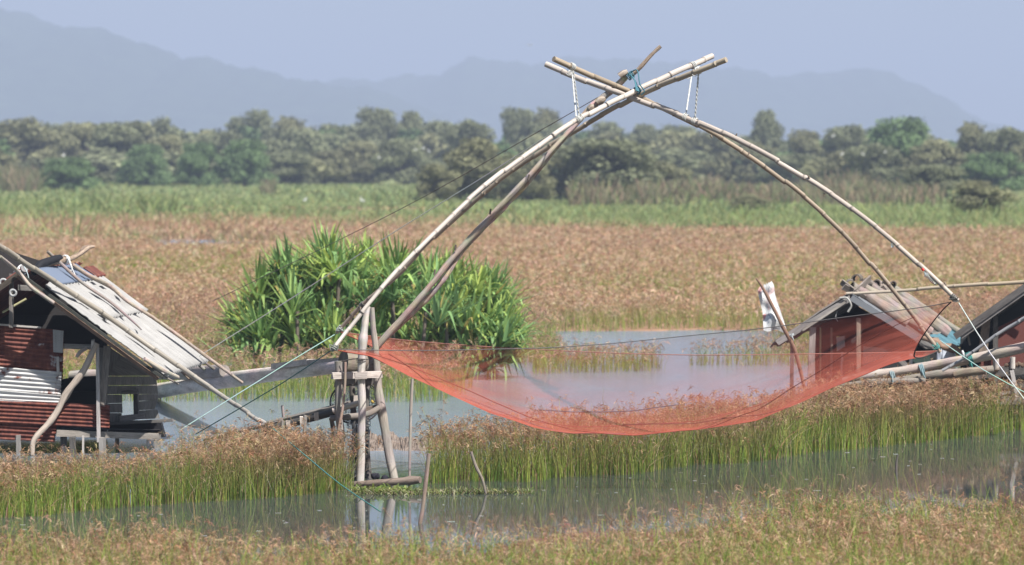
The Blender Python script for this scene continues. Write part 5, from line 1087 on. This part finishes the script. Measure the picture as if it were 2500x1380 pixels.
T(2130,350,150,466,0,'green tree with two egrets below the big dark crown')
T(2290,340,170,466,1,'olive tree right of the big dark crown')
T(2382,300,130,456,4,'pointed grey tree near the right edge skyline')
T(2460,310,150,458,0,'green tree at the right edge skyline')
T(2420,370,190,470,2,'dark green tree low at the right edge')
T(2550,320,180,462,1,'olive tree cut by the right edge')
T(2392,440,165,526,4,'grey twiggy bush alone on the green marsh at the right',name='mangrove_bush',group=BG)
T(1832,474,92,521,1,'small dark bush alone on the green marsh',name='mangrove_bush',group=BG)
T(2280,400,150,488,0,'green bush behind the twiggy bush',name='mangrove_bush',group=BG)
# woodland mass behind
def woods():
    parts=[]
    r=np.random.default_rng(77); cache=[]
    for cm,tm,Wd,H in TM[:4]:
        v=np.zeros(len(cm.vertices)*3,dtype=np.float32); cm.vertices.foreach_get('co',v); v=v.reshape(-1,4,3)
        c=np.zeros(len(cm.vertices)*4,dtype=np.float32); cm.color_attributes['Col'].data.foreach_get('color',c); c=c.reshape(-1,4,4)[:,:,:3]; cache.append((v,c,Wd,H))
    for i in range(230):
        v,c,Wd,H=cache[r.integers(0,4)]; Y=r.uniform(585,830); px=r.uniform(-350,2850); s=F/Y
        top=np.interp(px,[0,100,250,350,480,560,680,800,900,1000,1080,1160,1260,1350,1450,1600,1750,1880,2000,2150,2250,2330,2400,2500],[300,308,305,305,325,322,305,320,300,305,330,318,300,305,330,325,335,315,340,315,325,355,335,345])+(r.uniform(-4,18) if Y>680 else r.uniform(30,110))
        h=max(4,5.45-(top-372)/s); k=r.permutation(len(v))[:int(len(v)*.26)]; a=r.uniform(0,6.28); w_=r.uniform(8,13)/Wd
        q=v[k].copy(); R_=np.array([[math.cos(a),-math.sin(a),0],[math.sin(a),math.cos(a),0],[0,0,1]]); ctr=q.mean(1,keepdims=True); q=ctr+(q-ctr)*1.9; q=q@R_.T*np.array([w_,w_,h/H])+np.array([(px-1250)*Y/F,Y,0])
        parts.append((q.reshape(-1,3),np.arange(len(k)*4).reshape(-1,4),c[k].reshape(-1,3)*r.uniform(.75,1.25)))
    V,Fq,C=merge(parts); npmesh('woodland',V,Fq,np.clip(C,.01,.6),M['tree_leaf'],'stuff','continuous wood of mangroves behind the front trees')
woods()
# tall dry reeds at the foot of the trees
def dry_reeds():
    parts=[]
    for (p0,p1,y0,y1,hm,dn) in ((5,100,455,470,4.2,3.0),(1390,1690,490,506,3.2,3.2),(1700,2300,478,505,2.7,1.6),(2000,2120,470,490,3.6,2.2),(640,672,462,476,2.4,3),(1700,1760,462,480,3,1.5),(160,240,425,440,5.2,1.2),(-150,420,520,532,1.9,1.4),(350,430,515,535,2.1,3.0),(1600,2500,520,540,1.2,.9)):
        Ya,Yb=yline(y1),yline(y0); X,Y,px=scatter(Ya,Yb,p0,p1,dn,lambda a,b,c:np.ones(len(a),bool)); n=len(X)
        grn=(y0>=510)
        c=pick([(.22,.27,.10),(.26,.29,.12),(.19,.24,.09)] if grn else [(.24,.20,.12),(.28,.22,.145),(.20,.19,.10),(.17,.19,.085),(.15,.175,.08),(.26,.19,.125)],n)
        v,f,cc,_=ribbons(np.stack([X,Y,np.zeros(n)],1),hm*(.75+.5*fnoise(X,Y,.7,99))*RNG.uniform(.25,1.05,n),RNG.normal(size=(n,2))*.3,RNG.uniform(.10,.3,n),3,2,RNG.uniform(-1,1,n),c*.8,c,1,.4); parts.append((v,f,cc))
    V,Fq,C=merge(parts); npmesh('dry_reeds',V,Fq,np.clip(C,.01,.8),M['reed'],'stuff','tall tan and green reeds at the foot of the trees')
dry_reeds()
# ================================================================== EGRETS
white_feather=plain('white_feather',(.58,.58,.57),.8,.1); grey_feather=plain('grey_feather',(.33,.34,.35),.8,.1)
def egret_mesh(stand=True):
    mb=MB(); sp=[Vector((-.30,0,.36)),Vector((-.16,0,.42)),Vector((0,0,.47)),Vector((.12,0,.52)),Vector((.17,0,.62)),Vector((.12,0,.72)),Vector((.15,0,.82)),Vector((.22,0,.86)),Vector((.27,0,.855))]
    tube(mb,sp,[.02,.10,.13,.10,.05,.036,.036,.045,.02],3,9); a=mb.build('body',white_feather).data
    mb=MB(); tube(mb,[Vector((.27,0,.855)),Vector((.38,0,.83))],.014,1,6,col=(.75,.5,.08),r1=.003); b=mb.build('bill',M['rope']).data
    mb=MB(); tube(mb,[Vector((.0,.03,.38)),Vector((-.03,.03,.2)),Vector((.01,.03,0)),Vector((.06,.03,0))],.012,2,5,col=(.05,.05,.05)); c=mb.build('leg',M['rope']).data
    for n in ('body','bill','leg'): bpy.data.objects.remove(bpy.data.objects[n])
    return a,b,c
EM=egret_mesh()
def egret(px,py,Y,h,label,rz=0,mat=None):
    g=P(px,py,Y); e=thing('egret',label,'egret',g,'white egrets in the marsh and trees'); h*=.8; e.scale=(h,h,h); e.rotation_euler=(0,0,rz)
    for n,me,dy in (('body',EM[0],0),('bill',EM[1],0),('leg',EM[2],0),('leg',EM[2],-.06)):
        o=bpy.data.objects.new(n,me); COL.objects.link(o); o.parent=e; o.location=(0,dy,0)
egret(155,388,470,1.1,'white egret on top of the dark rounded bush at the left',.6)
egret(925,393,560,1.1,'lone white egret in the trees left of the trio')
egret(1015,372,560,1.0,'left egret of the trio in the spreading tree',2.8); egret(1033,369,560,1.0,'middle and highest egret of the trio',.5); egret(1047,376,560,1.1,'right egret of the trio in the spreading tree',2.5)
egret(1806,342,560,1.0,'pale egret below the right bamboo fork, high in the trees'); 
egret(2034,340,540,1.1,'highest egret in the trees on the right',.4); egret(2055,385,480,1.1,'left egret of the two below the big dark crown'); egret(2107,384,480,1.0,'right egret of the two below the big dark crown',2.7); egret(2160,378,500,.9,'small distant egret right of the two below the dark crown')
egret(298,474,480,1.1,'white egret standing on the green marsh far to the left',2.6); egret(745,497,392,1.0,'slim grey white egret on the marsh right of the low flying bird',.3); egret(884,500,385,1.15,'bright white egret standing alone on the marsh left of the boom',2.9); egret(1657,555,270,.6,'small white egret in the grass below the right arms',.3); egret(1632,538,300,.6,'faint egret at the edge of the brown field',2)
# birds in flight
def flyer(px,py,Y,span,label,c1,c2,name='flying_bird'):
    e=thing(name,label,'bird',P(px,py,Y)); s=span/2
    mb=MB(); tube(mb,[Vector((-.34,0,0))*span,Vector((-.15,0,0))*span,Vector((.1,0,.01))*span,Vector((.26,0,.02))*span,Vector((.36,0,.01))*span],[.01*span,.06*span,.07*span,.03*span,.006*span],3,8); mb.build('body',c1,e,(0,0,0))
    for q in (-1,1):
        mb=MB(); V=[Vector((.1,q*.05,.02)),Vector((-.12,q*.05,.02)),Vector((.13,q*.3,.13)),Vector((-.10,q*.3,.12)),Vector((.02,q*.55,.06)),Vector((-.06,q*.55,.05))]
        V=[v*span for v in V]; mb.add(V,[(0,2,3,1),(2,4,5,3)],None,(1,1,1),True); solid(mb.build('wing',c2,e,(0,0,0)),.02)
    e.rotation_euler=(0,0,R(65)); return e
flyer(692,503,380,1.5,'black and white bird flying low over the green marsh',white_feather,plain('dark_feather',(.06,.06,.07),.8))
flyer(1293,111,300,.5,'tiny dark bird high in the sky left of the bamboo crossing',grey_feather,grey_feather)
